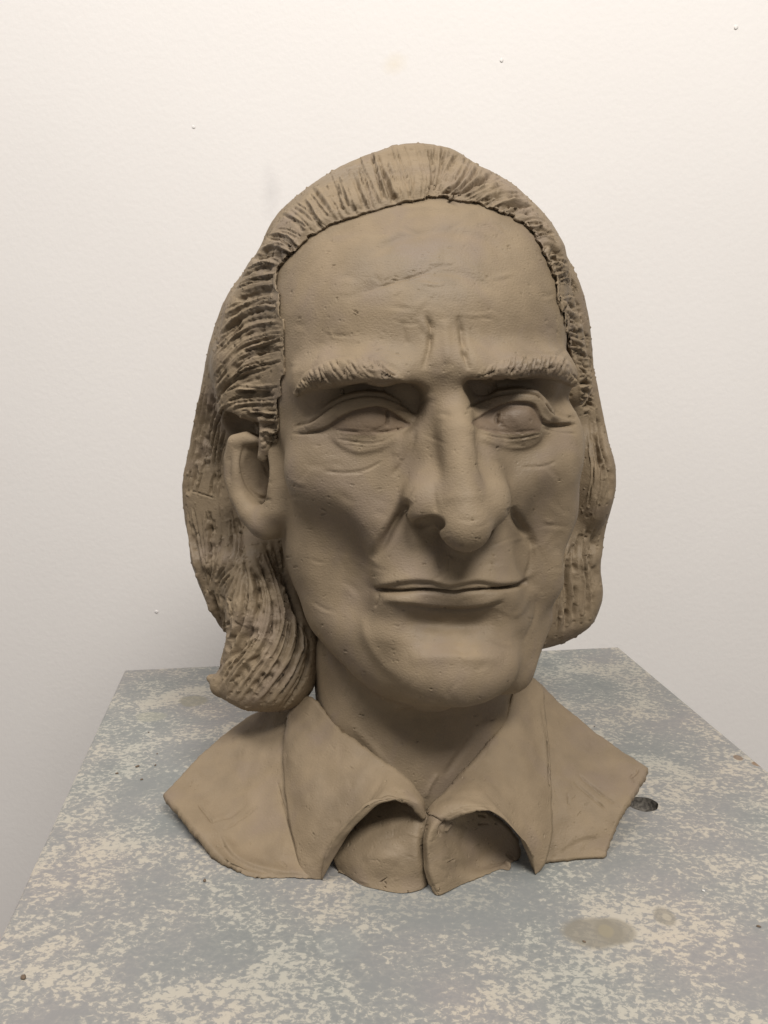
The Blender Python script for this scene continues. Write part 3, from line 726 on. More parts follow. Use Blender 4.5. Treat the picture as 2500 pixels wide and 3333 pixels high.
# swell over the far cheek
RF.add(ellip(PY('H', 535, 1050, 0.524), (0.011, 0.014, 0.026)), 0.016)
log('head field')
V, Q = mesh_field(HF, (-0.110, 0.365, 0.0), (0.135, 0.545, 0.402), 0.0028, 2, lambda c: RF(c, 0.03) > -0.011)
log('head mesh', len(V), len(Q))

head = Clay(V, Q)
H = head
# ---- eyes
UL = [(330, 850), (430, 830), (560, 780), (700, 680), (830, 620), (940, 590), (1060, 570), (1180, 590), (1290, 660), (1380, 720), (1470, 775)]
H.step(UL, 2.6, 2.5, 20, 'B', bias=0.3)
H.stroke([(180, 795), (380, 725), (520, 615), (660, 525), (840, 470), (1050, 452), (1250, 490), (1400, 565), (1490, 640)], 7, 2.2, 'B')
LLB = [(560, 870), (640, 970), (760, 1050), (880, 1085), (1000, 1075), (1150, 1030), (1290, 930), (1350, 860), (1460, 800)]
H.step(LLB, 1.3, 7.0, 40, 'B', bias=0.6)
H.stroke([(560, 820), (740, 840), (950, 850), (1200, 845), (1440, 785)], 6, 0.7, 'B', rag=.5)
H.stroke([(660, 930), (830, 955), (990, 975), (1150, 950), (1290, 880)], 4, 0.8, 'B', asym=.5)
H.blob(1020, 690, 180, 125, 0.35, 'B', p=4); H.stroke([(940, 805), (1060, 825), (1170, 785)], 5, .4, 'B', rag=.7)
H.stroke([(1205, 620), (1207, 700), (1190, 790)], 7, 1.9, 'B')
UR = [(400, 680), (500, 610), (620, 540), (760, 490), (900, 475), (1010, 495), (1060, 560), (1110, 640), (1200, 690), (1440, 680)]
H.step(UR, 2.6, 2.5, 20, 'C', bias=0.3)
H.stroke([(360, 560), (500, 450), (680, 390), (860, 370), (1010, 385), (1120, 450), (1210, 570), (1330, 620), (1440, 640)], 7, 2.2, 'C')
LRB = [(460, 780), (520, 860), (640, 910), (780, 945), (880, 950), (990, 925), (1080, 860), (1110, 780), (1105, 700)]
H.step(LRB, 1.3, 7.0, 40, 'C', bias=0.6)
H.stroke([(470, 725), (650, 765), (850, 772), (1080, 755)], 6, 0.7, 'C', rag=.5)
H.stroke([(500, 790), (700, 835), (880, 835), (1080, 790)], 4, 0.9, 'C', asym=.5)
H.blob(800, 620, 145, 120, 0.35, 'C', p=4); H.stroke([(690, 710), (780, 740), (880, 735)], 5, .4, 'C', rag=.7)
H.stroke([(670, 585), (652, 640), (668, 700)], 7, 2.6, 'C')
H.stroke([(1110, 690), (1260, 700), (1440, 700)], 5, 1.5, 'C')
H.stroke([(1100, 740), (1280, 770), (1440, 790)], 5, 0.7, 'C')
# ---- brows
H.step([(190, 470), (300, 410), (500, 385), (700, 360), (890, 312), (1100, 300), (1300, 300), (1450, 340)], 2.4, 5, 30, 'B', bias=.6)
H.step([(350, 250), (500, 260), (640, 225), (850, 265), (1050, 240), (1250, 265), (1400, 330), (1470, 380)], 2.4, 5, 30, 'C', bias=.6)
def lerp_curve(P, t): 
    c = spline(P, n=40); L = np.concatenate([[0], np.cumsum(np.linalg.norm(np.diff(c, axis=0), axis=1))]); L /= L[-1]
    return np.array([np.interp(t, L, c[:, 0]), np.interp(t, L, c[:, 1])])
BLU = [(185, 420), (250, 290), (330, 200), (550, 90), (700, 50), (860, 40), (1000, 40), (1110, 60)]
BLL = [(210, 480), (400, 390), (660, 370), (890, 310), (1130, 290), (1250, 300), (1400, 290)]
BRU = [(560, 150), (700, 80), (850, 30), (1000, 10), (1150, 10), (1300, 40), (1400, 130), (1470, 300)]
BRL = [(400, 250), (500, 250), (640, 215), (850, 250), (1050, 225), (1250, 250), (1400, 320), (1470, 340)]
H.refresh()
for fr, U, L_, n in (('B', BLU, BLL, 46), ('C', BRU, BRL, 50)):
    poly = np.concatenate([px(fr, spline(U)), px(fr, spline(L_))[::-1]])
    I = np.nonzero(H.vis & inpoly(H.pix, poly))[0]
    pd = polydist(H.pix[I], poly)
    H.apply(I, 2.4 * np.clip(pd / 30, 0, 1) ** .8)
H.refresh()
for fr, U, L_, n in (('B', BLU, BLL, 46), ('C', BRU, BRL, 50)):
    for i in range(n):
        t = (i + rng.random() * .8) / n
        a = lerp_curve(U, t); b = lerp_curve(L_, min(1, max(0, t + 0.02)))
        s0, s1 = rng.uniform(-.0, .35), rng.uniform(.6, 1.0)
        d = b - a; m = a + d * .5 + np.array([-.10 * abs(d[1]) if fr == 'B' else .10 * abs(d[1]), .14 * abs(d[1])])
        c = spline([a, m, b], n=14); k0, k1 = int(s0 * 13), max(int(s1 * 13), int(s0 * 13) + 4)
        H.stroke(c[k0:k1 + 1], rng.uniform(2.8, 5.4), rng.uniform(.7, 2.0), fr, rag=.5, asym=.5)
# ---- forehead
H.stroke([(800, 20), (832, 90), (826, 180), (800, 300)], 14, 2.0, 'A', taper=(.4, .3), rag=.4)
H.stroke([(968, 40), (985, 130), (1000, 230), (1022, 310)], 14, 2.1, 'A', taper=(.4, .3), rag=.4)
H.stroke([(975, 45), (968, 60), (990, 120)], 4, .7, 'A', rag=.8); H.stroke([(805, 40), (825, 75), (830, 130)], 4, .6, 'A', rag=.8)
H.stroke([(690, 70), (700, 130), (720, 190)], 14, 0.5, 'A')
H.stroke([(900, 60), (910, 180), (915, 280)], 24, -0.9, 'A')
H.stroke([(640, 690), (720, 665), (820, 632), (930, 600)], 5, 0.6, 'F', asym=.4, rag=.7)
H.stroke([(560, 720), (720, 660), (930, 600), (1080, 620), (1230, 700)], 24, 0.7, 'F')
H.stroke([(640, 560), (760, 480), (900, 440), (1040, 430), (1180, 470), (1260, 540)], 22, 0.8, 'F')
H.stroke([(800, 330), (920, 322), (1050, 330)], 14, -0.5, 'F')
# ---- nose, cheeks
H.stroke([(850, 860), (850, 930), (862, 1010)], 14, 0.8, 'A', taper=(.5, .2))
H.stroke([(752, 880), (728, 915), (704, 960), (694, 1005)], 7, 0.6, 'A', taper=(.35, .15))
H.stroke([(722, 945), (695, 990), (660, 1060), (610, 1140), (545, 1240)], 24, 4.8, 'A', taper=(.3, .4))
H.step([(540, 1245), (600, 1140), (660, 1050), (705, 990)], 0.9, 7, 26, 'A', taper=(.4, .3))
H.stroke([(1228, 980), (1252, 1030), (1290, 1090), (1345, 1180)], 22, 4.2, 'A', taper=(.3, .4))
H.stroke([(1330, 1140), (1330, 1230), (1310, 1320)], 12, 1.2, 'A')
H.stroke([(300, 805), (430, 812), (520, 795), (595, 755)], 7, 0.45, 'A', rag=.5)
H.stroke([(760, 600), (740, 680), (700, 760), (640, 830)], 14, 0.9, 'A')
H.stroke([(1280, 785), (1390, 780), (1450, 755)], 7, 0.45, 'A', rag=.5)
H.stroke([(150, 620), (220, 622), (300, 605)], 5, 1.0, 'A')
# ---- mouth
H.step([(190, 850), (300, 845), (420, 822), (540, 812), (640, 822), (740, 845), (830, 832), (950, 815), (1100, 835), (1290, 815)], 3.2, 5, 28, 'D', bias=.55)
H.stroke([(225, 868), (400, 885), (570, 880), (700, 895), (800, 903), (900, 885), (1050, 870), (1180, 850), (1295, 815)], 9, 5.0, 'D', taper=(.03, .05))
H.stroke([(300, 935), (480, 935), (640, 948), (800, 955), (960, 945), (1120, 915)], 16, -2.3, 'D')
H.stroke([(440, 965), (600, 992), (780, 1005), (950, 995), (1130, 955)], 7, 0.9, 'D')
H.stroke([(255, 890), (270, 930), (250, 990)], 6, 1.0, 'D')
H.blob(235, 850, 60, 50, -1.2, 'D'); H.blob(1300, 830, 40, 40, -1.4, 'D')
H.stroke([(745, 650), (748, 760)], 5, 0.5, 'D'); H.stroke([(840, 640), (830, 800)], 16, 0.7, 'D')
H.stroke([(150, 1020), (200, 1200), (300, 1360), (430, 1480)], 20, -0.6, 'D', taper=(.3, .4))
H.stroke([(100, 1080), (150, 1250), (260, 1420), (420, 1540)], 26, 0.5, 'D', taper=(.3, .4))
H.stroke([(470, 1310), (560, 1272), (800, 1262), (1000, 1275), (1160, 1305)], 20, -0.6, 'D', taper=(.3, .3))
H.stroke([(440, 1075), (600, 1100), (780, 1110), (950, 1100), (1080, 1070)], 34, 2.8, 'D', taper=(.35, .35))
H.stroke([(480, 1340), (640, 1325), (800, 1325), (980, 1330), (1120, 1340)], 30, -2.0, 'D', taper=(.35, .35))
H.stroke([(1190, 1060), (1250, 1000), (1300, 900)], 14, -0.6, 'D')
H.stroke([(1340, 900), (1330, 1050), (1250, 1230)], 12, 0.8, 'D')
# ---- ear, neck
H.stroke([(470, 470), (455, 600), (490, 720), (560, 800), (650, 830)], 8, 1.4, 'E')
H.stroke([(560, 520), (600, 620), (650, 730)], 7, 0.9, 'E', rag=.8)
H.stroke([(1100, 170), (1030, 270), (950, 380)], 16, 1.0, 'G'); H.stroke([(930, 370), (905, 410), (890, 450)], 10, -.8, 'G'); H.stroke([(640, 200), (740, 310), (840, 420)], 18, -.8, 'G')
H.refresh()
H.noise(0.50, 60, 1); H.noise(0.13, 170, 2)
for i in range(170):     # broad thumb and loop-tool passes
    x, y = rng.uniform(930, 1870), rng.uniform(680, 2280)
    a = rng.normal() * .5 + (0.9 if y > 1700 and x < 1300 else -0.9 if y > 1700 and x > 1650 else 0); l = rng.uniform(30, 110)
    c, sn = math.cos(a), math.sin(a)
    H.stroke([(x, y), (x + l * .5 * c, y + l * .5 * sn + rng.normal() * 6), (x + l * c, y + l * sn)], rng.uniform(7, 17), rng.uniform(.12, .38) * rng.choice([1, 1, -1]), taper=(.4, .4), asym=.35)
for i in range(320):     # tool drags, nicks and specks of grit in the smoothed clay
    x, y = rng.uniform(930, 1880), rng.uniform(660, 2600)
    a = rng.normal() * .35; l = rng.uniform(3, 22)
    if rng.random() < .30: H.blob(x, y, rng.uniform(1.6, 3.2), rng.uniform(1.6, 2.6), rng.choice([-.9, -.7, .45]))
    else: H.stroke([(x, y), (x + l * math.cos(a), y + l * math.sin(a))], rng.uniform(1.8, 3.4), rng.uniform(.25, .8), rag=.8, asym=.5)
log('head strokes')

# ------------------------------------------------------------------ the clay bust: hair
Vh, Qh = mesh_field(RF, (-0.145, 0.425, 0.03), (0.17, 0.565, 0.413), 0.0028, 2, lambda c: HF(c, 0.03) > -0.011)
Vb, Qb = mesh_field(RF, (-0.145, 0.553, 0.03), (0.17, 0.645, 0.413), 0.0042, 1)
log('hair mesh', len(Vh), len(Qh))
hair = Clay(Vh, Qh)
h_ = hair
def guides(fr, gs, per, w=(2.6, 7.0), d=(0.8, 2.4), trim=0.25):
    gs = [spline(px(fr, g), n=24) for g in gs]
    # resample each guide to the same count
    rs = []
    for g in gs:
        L = np.concatenate([[0], np.cumsum(np.linalg.norm(np.diff(g, axis=0), axis=1))]); t = np.linspace(0, L[-1], 25)
        rs.append(np.stack([np.interp(t, L, g[:, 0]), np.interp(t, L, g[:, 1])], 1))
    per = int(per * 1.4)
    for a, b in zip(rs[:-1], rs[1:]):
        for i in range(per):
            f = rng.random() if rng.random() < .6 else (i + rng.random()) / per; f2 = np.clip(f + rng.normal() * .22, -.15, 1.15)
            tt = np.linspace(0, 1, 25)[:, None]
            c = a * (1 - (f + (f2 - f) * tt)) + b * (f + (f2 - f) * tt)
            k0 = 1 + int(25 * rng.uniform(0, trim)) if rng.random() < .7 else rng.integers(1, 3)
            k1 = 25 - (int(25 * rng.uniform(0, trim * 1.6)) if rng.random() < .7 else 0)
            c = c[k0:max(k1, k0 + 8)][::2]
            c = c + np.cumsum(rng.normal(size=c.shape) * 1.0, axis=0)
            big = rng.random() < .25
            ww = rng.uniform(w[1], w[1] * 1.9) if big else rng.uniform(w[0], w[1] * .75)
            hair.stroke(c, ww, rng.uniform(*d) * (1.25 if big else .75), 'S', rag=.45, n=len(c) * 2, asym=rng.uniform(.2, .9) * (1 if rng.random() < .7 else -.2), soft=True)
            if rng.random() < .45:
                for _ in range(rng.integers(1, 3)):
                    p = c[rng.integers(len(c))] + rng.normal(size=2) * ww
                    hair.blob(p[0], p[1], rng.uniform(2, 4.5), rng.uniform(2, 4), rng.choice([.8, .5, -1.0, -.7]), rot=rng.uniform(0, 180))
TOP = [[(270, 600), (200, 590), (120, 620)], [(330, 540), (250, 500), (170, 520)], [(400, 470), (330, 400), (270, 370)], [(500, 410), (440, 320), (390, 245)], [(580, 380), (540, 270), (500, 180)],
       [(680, 350), (640, 220), (610, 110)], [(770, 330), (735, 200), (700, 85)], [(830, 300), (800, 180), (760, 60)], [(890, 300), (890, 180), (830, 50)], [(925, 292), (950, 180), (950, 50)],
       [(945, 290), (1010, 180), (1050, 80)], [(970, 285), (1080, 210), (1140, 120)], [(1010, 290), (1150, 220), (1240, 185)], [(1100, 320), (1210, 265), (1320, 255)], [(1220, 345), (1300, 320), (1390, 335)],
       [(1330, 410), (1400, 390), (1460, 420)]]
guides('F', TOP, 6)
LEFT = [[(980, 760), (800, 790), (640, 830), (520, 880)], [(1000, 900), (800, 930), (600, 1000), (430, 1090)], [(1020, 1060), (830, 1050), (620, 1110), (400, 1250)], [(1030, 1200), (850, 1170), (650, 1210), (480, 1330), (330, 1500)],
        [(1050, 1320), (850, 1320), (640, 1380), (460, 1520), (300, 1740)], [(1050, 1420), (850, 1480), (620, 1560), (450, 1700), (280, 1950)], [(1050, 1530), (850, 1580), (650, 1650), (480, 1800), (300, 2100)],
        [(1000, 1660), (800, 1700), (600, 1760), (420, 1900), (260, 2200)], [(990, 1800), (800, 1860), (600, 1930), (420, 1990), (300, 2200)]]
guides('O', LEFT, 6, d=(.4, 1.3))
LOWL = [[(230, 50), (190, 300), (150, 550), (110, 800)], [(300, 100), (240, 330), (190, 560), (130, 800)], [(330, 230), (270, 400), (220, 600), (180, 800)], [(400, 200), (330, 280), (290, 420), (250, 600)]]
guides('E', LOWL, 6)
guides('E', [[(330, 280), (290, 450), (270, 620), (270, 820)], [(380, 420), (340, 520), (330, 660), (350, 820)]], 5)
guides('E', [[(700, 100), (560, 120), (420, 120), (330, 170)], [(700, 190), (570, 190), (430, 210), (340, 260)], [(690, 300), (600, 290), (520, 270), (470, 270)]], 6)
guides('E', [[(700, 290), (600, 280), (480, 275)], [(695, 350), (600, 350), (490, 350)], [(685, 420), (630, 420), (560, 420)], [(680, 490), (640, 480), (590, 470)]], 4)
BEH = [[(110, 820), (130, 1000), (170, 1200), (230, 1400)], [(240, 820), (250, 1000), (250, 1200), (240, 1420)], [(340, 820), (370, 1000), (350, 1150), (270, 1360)], [(420, 880), (440, 1050), (400, 1200), (320, 1380)],
       [(470, 1000), (470, 1180), (450, 1350), (370, 1600)]]
guides('E', BEH, 5)
guides('E', [[(240, 1380), (280, 1500), (340, 1650)], [(320, 1400), (350, 1530), (370, 1680)], [(420, 1400), (420, 1560), (390, 1700)]], 4)
LOCK = [[(470, 1200), (465, 1400), (430, 1600), (370, 1740), (310, 1860), (250, 1930)], [(500, 1220), (560, 1400), (520, 1600), (440, 1750), (360, 1870), (290, 1990)], [(540, 1150), (640, 1400), (640, 1600), (560, 1780), (450, 1900), (360, 2050)],
        [(600, 1080), (700, 1350), (740, 1550), (690, 1750), (580, 1930), (450, 2100)], [(650, 1080), (760, 1400), (820, 1600), (790, 1800), (680, 1980), (560, 2130)], [(710, 1080), (790, 1500), (880, 1650), (880, 1800), (810, 1980), (690, 2140)]]
guides('E', LOCK, 8, w=(3.5, 8.0), d=(.7, 2.0))
for c in LOCK: hair.stroke(c, 11, 2.2, 'E', rag=.4)
RT = [[(330, 20), (420, 60), (480, 110)], [(350, 150), (430, 180), (505, 220)], [(370, 250), (440, 270), (512, 320)], [(400, 340), (450, 345), (515, 400)], [(430, 470), (480, 450), (515, 480)], [(440, 560), (490, 560), (525, 600)], [(440, 680), (480, 650), (520, 690)]]
guides('F', [[(1360, 440), (1420, 420), (1470, 450)], [(1395, 505), (1450, 485), (1505, 520)], [(1425, 570), (1480, 545), (1530, 590)], [(1455, 650), (1520, 625), (1560, 680)], [(1482, 760), (1540, 740), (1592, 790)], [(1510, 840), (1560, 830), (1610, 870)]], 5, w=(3, 6))
guides('H', RT, 6, w=(3, 6))
guides('H', [[(480, 620), (500, 800), (520, 1000), (490, 1200)], [(520, 560), (545, 800), (570, 1000), (520, 1260)], [(540, 600), (590, 850), (640, 1080), (570, 1300)]], 5, w=(3, 7))
guides('H', [[(570, 1320), (530, 1450), (550, 1650), (550, 1850)], [(530, 1280), (490, 1450), (510, 1700), (500, 1880)], [(480, 1300), (440, 1450), (450, 1700), (420, 1930)], [(430, 1350), (380, 1550), (390, 1800), (360, 1960)], [(400, 1400), (330, 1620), (310, 1850), (300, 1960)]], 5, w=(4, 9), d=(.8, 1.8))
# single deep cuts
for fr, P, w, d in (('O', [(1020, 1430), (900, 1470), (760, 1520), (600, 1560)], 5, 3.2), ('O', [(1040, 1530), (880, 1550), (700, 1610)], 6, 1.8), ('O', [(990, 1660), (860, 1690), (720, 1690)], 5, 2.0),
                    ('E', [(140, 765), (280, 810)], 3, 1.6), ('E', [(290, 660), (270, 720), (260, 790)], 6, 1.6), ('E', [(310, 670), (300, 740)], 5, 1.8), ('E', [(410, 1580), (410, 1640), (370, 1700)], 5, 2.2),
                    ('E', [(370, 1580), (345, 1620)], 4, 1.6), ('E', [(380, 1965), (430, 1930)], 4, 1.5), ('F', [(1040, 100), (980, 190), (910, 290)], 8, 2.0), ('F', [(705, 110), (740, 210), (770, 310)], 7, 2.0)):
    hair.stroke(P, w, d, fr, rag=.4, asym=.3)
hair.refresh()
hair.noise(0.35, 80, 4); hair.noise(0.15, 300, 5)
# frayed crumbs over all of the hair
nz = vnoise(hair.V, 420, 9); hair.V += hair.N * (np.clip(nz - .66, 0, 1) * 3.0e-3 - np.clip(-nz - .64, 0, 1) * 3.2e-3)[:, None]
log('hair strokes')

# ------------------------------------------------------------------ the clay bust: shirt sheets
def catmull(n_ctrl, n):
    t = np.linspace(0, n_ctrl - 1, n); i = np.clip(np.floor(t).astype(int), 0, n_ctrl - 2); f = t - i
    W = np.zeros((n, n_ctrl))
    for r in range(n):
        u = f[r]; w = [-.5 * u + u * u - .5 * u**3, 1 - 2.5 * u * u + 1.5 * u**3, .5 * u + 2 * u * u - 1.5 * u**3, -.5 * u * u + .5 * u**3]
        for k, q in zip((-1, 0, 1, 2), w):
            j = i[r] + k
            if j < 0: W[r, 0] += 2 * q; W[r, 1] -= q
            elif j > n_ctrl - 1: W[r, n_ctrl - 1] += 2 * q; W[r, n_ctrl - 2] -= q
            else: W[r, j] += q
    return W
def sheet(rows, fr='G', nu=150, nv=150, thick=0.006, zmin=0.0004, back=None):
    C = np.array([[PY(fr, *c) for c in r] for r in rows])
    S = np.einsum('ai,bj,ijk->abk', catmull(C.shape[0], nv), catmull(C.shape[1], nu), C)
    du = np.gradient(S, axis=1); dv = np.gradient(S, axis=0)
    N = np.cross(du, dv); N /= np.linalg.norm(N, axis=2, keepdims=True) + 1e-12
    tc = CAMP - S
    if (N * tc).sum(2).mean() < 0: N = -N
    wob = vnoise(S.reshape(-1, 3), 130, 11).reshape(nv, nu) * 0.0005
    S = S + N * wob[..., None]
    B = S - N * thick if back is None else S + np.array(back) * thick
    idx = np.arange(nv * nu).reshape(nv, nu)
    q0 = np.stack([idx[:-1, :-1], idx[:-1, 1:], idx[1:, 1:], idx[1:, :-1]], -1).reshape(-1, 4)
    nf = nv * nu
    q1 = q0[:, ::-1] + nf
    V = [S.reshape(-1, 3), B.reshape(-1, 3)]
    ring = np.concatenate([idx[0, :], idx[1:, -1], idx[-1, -2::-1], idx[-2:0:-1, 0]])
    F0 = V[0][ring]; B0 = V[1][ring]; Nr = N.reshape(-1, 3)[ring]
    tan = np.roll(F0, -1, 0) - np.roll(F0, 1, 0); out = np.cross(tan, Nr); out /= np.linalg.norm(out, axis=1, keepdims=True) + 1e-12
    ctr_ = S.reshape(-1, 3).mean(0)
    if ((F0 - ctr_) * out).sum() < 0: out = -out
    seg = 5; base = 2 * nf; rings = [ring]; n = len(ring); extra = []
    jit = (vnoise(F0, 400, 12) + .8 * vnoise(F0, 900, 13))[:, None] * 0.0005
    for k in range(1, seg):
        a = math.pi * k / seg
        extra.append((F0 + B0) / 2 + (F0 - B0) / 2 * math.cos(a) + out * (thick * .35 * math.sin(a) + jit * math.sin(a)))
        rings.append(base + np.arange(n)); base += n
    rings.append(ring + nf)
    V = np.concatenate(V + extra)
    qs = [q0, q1]
    flip = None
    for a, b in zip(rings[:-1], rings[1:]):
        qs.append(np.stack([a, np.roll(a, -1), np.roll(b, -1), b], 1)[:, ::-1])
    Q = np.concatenate(qs)
    V[:, 2] = np.maximum(V[:, 2], zmin)
    # make the front face the viewer
    nn = np.cross(V[Q[0, 1]] - V[Q[0, 0]], V[Q[0, 3]] - V[Q[0, 0]])
    if (nn * N.reshape(-1, 3)[0]).sum() < 0: Q = Q[:, ::-1]
    return Clay(V, Q)
def T(cols): return [list(r) for r in zip(*cols)]
flapL = sheet(T([[(462, 120, .492), (445, 170, .487), (432, 230, .480), (425, 290, .473)], [(520, 135, .478), (490, 230, .468), (460, 330, .455), (435, 430, .446)], [(600, 228, .455), (560, 350, .440), (500, 470, .428), (458, 570, .424)],
                 [(700, 302, .436), (650, 420, .421), (570, 560, .4115), (490, 690, .4075)], [(760, 345, .427), (710, 440, .4125), (630, 570, .4050), (550, 714, .4035)], [(780, 358, .424), (728, 440, .4090), (645, 556, .4020), (566, 648, .4010)],
                 [(800, 372, .421), (748, 438, .4065), (672, 528, .4000), (602, 578, .3995)], [(840, 405, .416), (795, 438, .4045), (742, 468, .3990), (690, 484, .3985)], [(865, 435, .412), (838, 446, .4045), (800, 453, .4005), (760, 455, .3995)],
                 [(882, 462, .4095), (870, 464, .4050), (855, 463, .4025), (835, 462, .4015)], [(889, 495, .4085), (889, 502, .406), (888, 508, .405), (886, 516, .4045)]]), thick=0.005, back=(0, .93, -.36))
flapR = sheet(T([[(1245, 60, .50), (1262, 80, .497), (1275, 110, .492), (1283, 170, .484)], [(1190, 105, .478), (1230, 200, .470), (1265, 300, .458), (1294, 340, .452)], [(1150, 210, .460), (1205, 330, .442), (1260, 450, .430), (1300, 500, .430)],
                 [(1100, 280, .446), (1165, 400, .429), (1230, 540, .4165), (1292, 615, .4160)], [(1050, 335, .436), (1120, 430, .4185), (1195, 560, .4090), (1254, 696, .4090)], [(1025, 360, .431), (1095, 436, .4145), (1170, 535, .4060), (1234, 632, .4050)],
                 [(1000, 385, .427), (1070, 440, .4110), (1140, 505, .4035), (1198, 574, .4025)], [(960, 430, .420), (1010, 450, .4075), (1060, 473, .4010), (1105, 492, .3995)], [(925, 465, .414), (950, 471, .4055), (985, 487, .4000), (1020, 494, .3985)],
                 [(902, 492, .410), (915, 500, .4040), (935, 510, .3995), (965, 518, .3985)]]), thick=0.005, back=(0, .93, -.36))
shL = sheet([[(440, 165, .505), (330, 175, .515), (180, 290, .500), (38, 435, .468)], [(432, 290, .478), (300, 320, .485), (180, 400, .475), (85, 480, .455)], [(445, 450, .448), (330, 490, .447), (220, 530, .442), (140, 545, .4375)],
             [(465, 590, .424), (380, 600, .427), (280, 610, .4275), (195, 610, .4255)], [(515, 702, .4055), (420, 698, .4065), (330, 693, .4075), (250, 660, .4150)]], thick=0.007)
shR = sheet([[(1262, 75, .515), (1340, 150, .505), (1470, 255, .490), (1612, 350, .472)], [(1285, 230, .480), (1370, 290, .475), (1470, 350, .468), (1590, 385, .462)], [(1290, 400, .447), (1380, 430, .447), (1460, 450, .446), (1545, 460, .4445)],
             [(1285, 540, .4285), (1370, 550, .431), (1440, 560, .4315), (1505, 550, .434)], [(1270, 655, .418), (1340, 648, .420), (1410, 642, .4225), (1470, 638, .4235)]], thick=0.007)
plL = sheet([[(625, 560, .422), (680, 500, .424), (750, 470, .424), (820, 472, .418), (865, 495, .411), (888, 520, .407)], [(600, 610, .416), (670, 560, .415), (750, 545, .412), (820, 550, .407), (862, 560, .404), (884, 590, .404)],
             [(592, 645, .413), (660, 640, .406), (750, 640, .400), (820, 645, .398), (862, 650, .397), (884, 660, .400)], [(600, 675, .412), (660, 700, .4025), (740, 715, .3975), (820, 720, .395), (868, 715, .3965), (888, 705, .399)],
             [(612, 690, .4095), (680, 735, .3995), (750, 755, .3943), (820, 762, .3925), (870, 748, .395), (892, 735, .3985)]], thick=0.006)
plR = sheet([[(900, 500, .408), (930, 520, .400), (985, 510, .405), (1060, 500, .418), (1130, 530, .425), (1190, 590, .425)], [(884, 580, .401), (905, 575, .396), (960, 580, .403), (1040, 585, .417), (1110, 600, .424), (1190, 640, .422)],
             [(884, 660, .397), (905, 655, .393), (960, 650, .398), (1030, 640, .411), (1090, 645, .420), (1170, 660, .420)], [(900, 715, .394), (920, 712, .3915), (970, 695, .397), (1030, 680, .408), (1090, 672, .416), (1150, 668, .418)],
             [(930, 768, .3905), (945, 762, .3910), (1000, 737, .3985), (1060, 708, .4055), (1110, 680, .4135), (1145, 665, .4175)]], thick=0.006)
# scored lines, seams
shL.stroke([(1110, 940), (1150, 1100), (1210, 1300), (1300, 1620), (1350, 1740)], 5, 1.2, 'M', rag=.5); shL.stroke([(1190, 1060), (1260, 1330), (1330, 1600)], 5, 1.5, 'M', rag=.5)
shL.stroke([(530, 1310), (700, 1250), (880, 1110)], 6, 0.9, 'M', rag=.5); shL.stroke([(620, 1390), (760, 1300), (930, 1170)], 6, 1.1, 'M', rag=.5)
shL.step([(600, 1430), (660, 1560), (760, 1660), (950, 1740), (1150, 1785), (1380, 1790)], 2.2, 4, 30, 'M', bias=.7)
shL.stroke([(400, 1150), (510, 1290), (540, 1320)], 6, 0.9, 'M', rag=.5)
shR.stroke([(680, 1090), (830, 1220), (1030, 1370)], 5, 1.1, 'N', rag=.4); shR.stroke([(640, 1160), (780, 1280), (960, 1440)], 5, 1.2, 'N', rag=.4)
shR.stroke([(580, 1270), (600, 1390)], 5, 0.6, 'N', rag=.4); shR.stroke([(1180, 1120), (1240, 1080), (1260, 1040)], 6, 1.1, 'N', rag=.4); shR.stroke([(1190, 1110), (1220, 1170)], 4, 0.8, 'N')
shR.step([(500, 1840), (700, 1720), (900, 1690)], 0.9, 6, 30, 'N')
flapR.stroke([(330, 380), (380, 700), (405, 1000), (420, 1250)], 9, 1.0, 'N'); flapR.stroke([(395, 1000), (412, 1200)], 3, 0.8, 'N')
flapR.stroke([(870, 295), (1000, 250), (1150, 265)], 4, 0.5, 'L', rag=.4)
flapL.stroke([(400, 190), (520, 195), (640, 230)], 8, 0.6, 'L')
plR.stroke([(790, 465), (800, 400), (850, 345), (910, 325)], 7, 1.8, 'L'); plR.stroke([(830, 430), (870, 370)], 7, -1.0, 'L'); 
plR.stroke([(1050, 320), (1110, 330)], 4, 1.2, 'L', rag=.5); plR.stroke([(1050, 380), (1130, 375)], 4, 1.0, 'L', rag=.5); plR.stroke([(1240, 580), (1290, 620), (1320, 660)], 6, 1.6, 'L', rag=.5)
for k in (shL, shR, flapL, flapR, plL, plR):
    k.refresh(); lo_, hi_ = k.pix[k.vi].min(0), k.pix[k.vi].max(0)
    for i in range(70):
        x, y = rng.uniform(lo_[0], hi_[0]), rng.uniform(lo_[1], hi_[1]); a = rng.uniform(0, math.pi); l = rng.uniform(6, 80)
        if rng.random() < .5: k.stroke([(x, y), (x + l * math.cos(a), y + l * math.sin(a))], rng.uniform(6, 15), rng.uniform(.12, .35) * rng.choice([1, -1]), taper=(.4, .4))
        elif rng.random() < .5: k.stroke([(x, y), (x + l * .4 * math.cos(a), y + l * .4 * math.sin(a))], rng.uniform(1.8, 3.2), rng.uniform(.3, .8), rag=.8, asym=.4)
        else: k.blob(x, y, rng.uniform(1.6, 3), rng.uniform(1.5, 2.6), rng.choice([-.8, -.6, .4]))
    k.refresh(); k.noise(0.35, 90, 21); k.noise(0.13, 260, 22)
    k.V[:, 2] = np.maximum(k.V[:, 2], 0.0003)

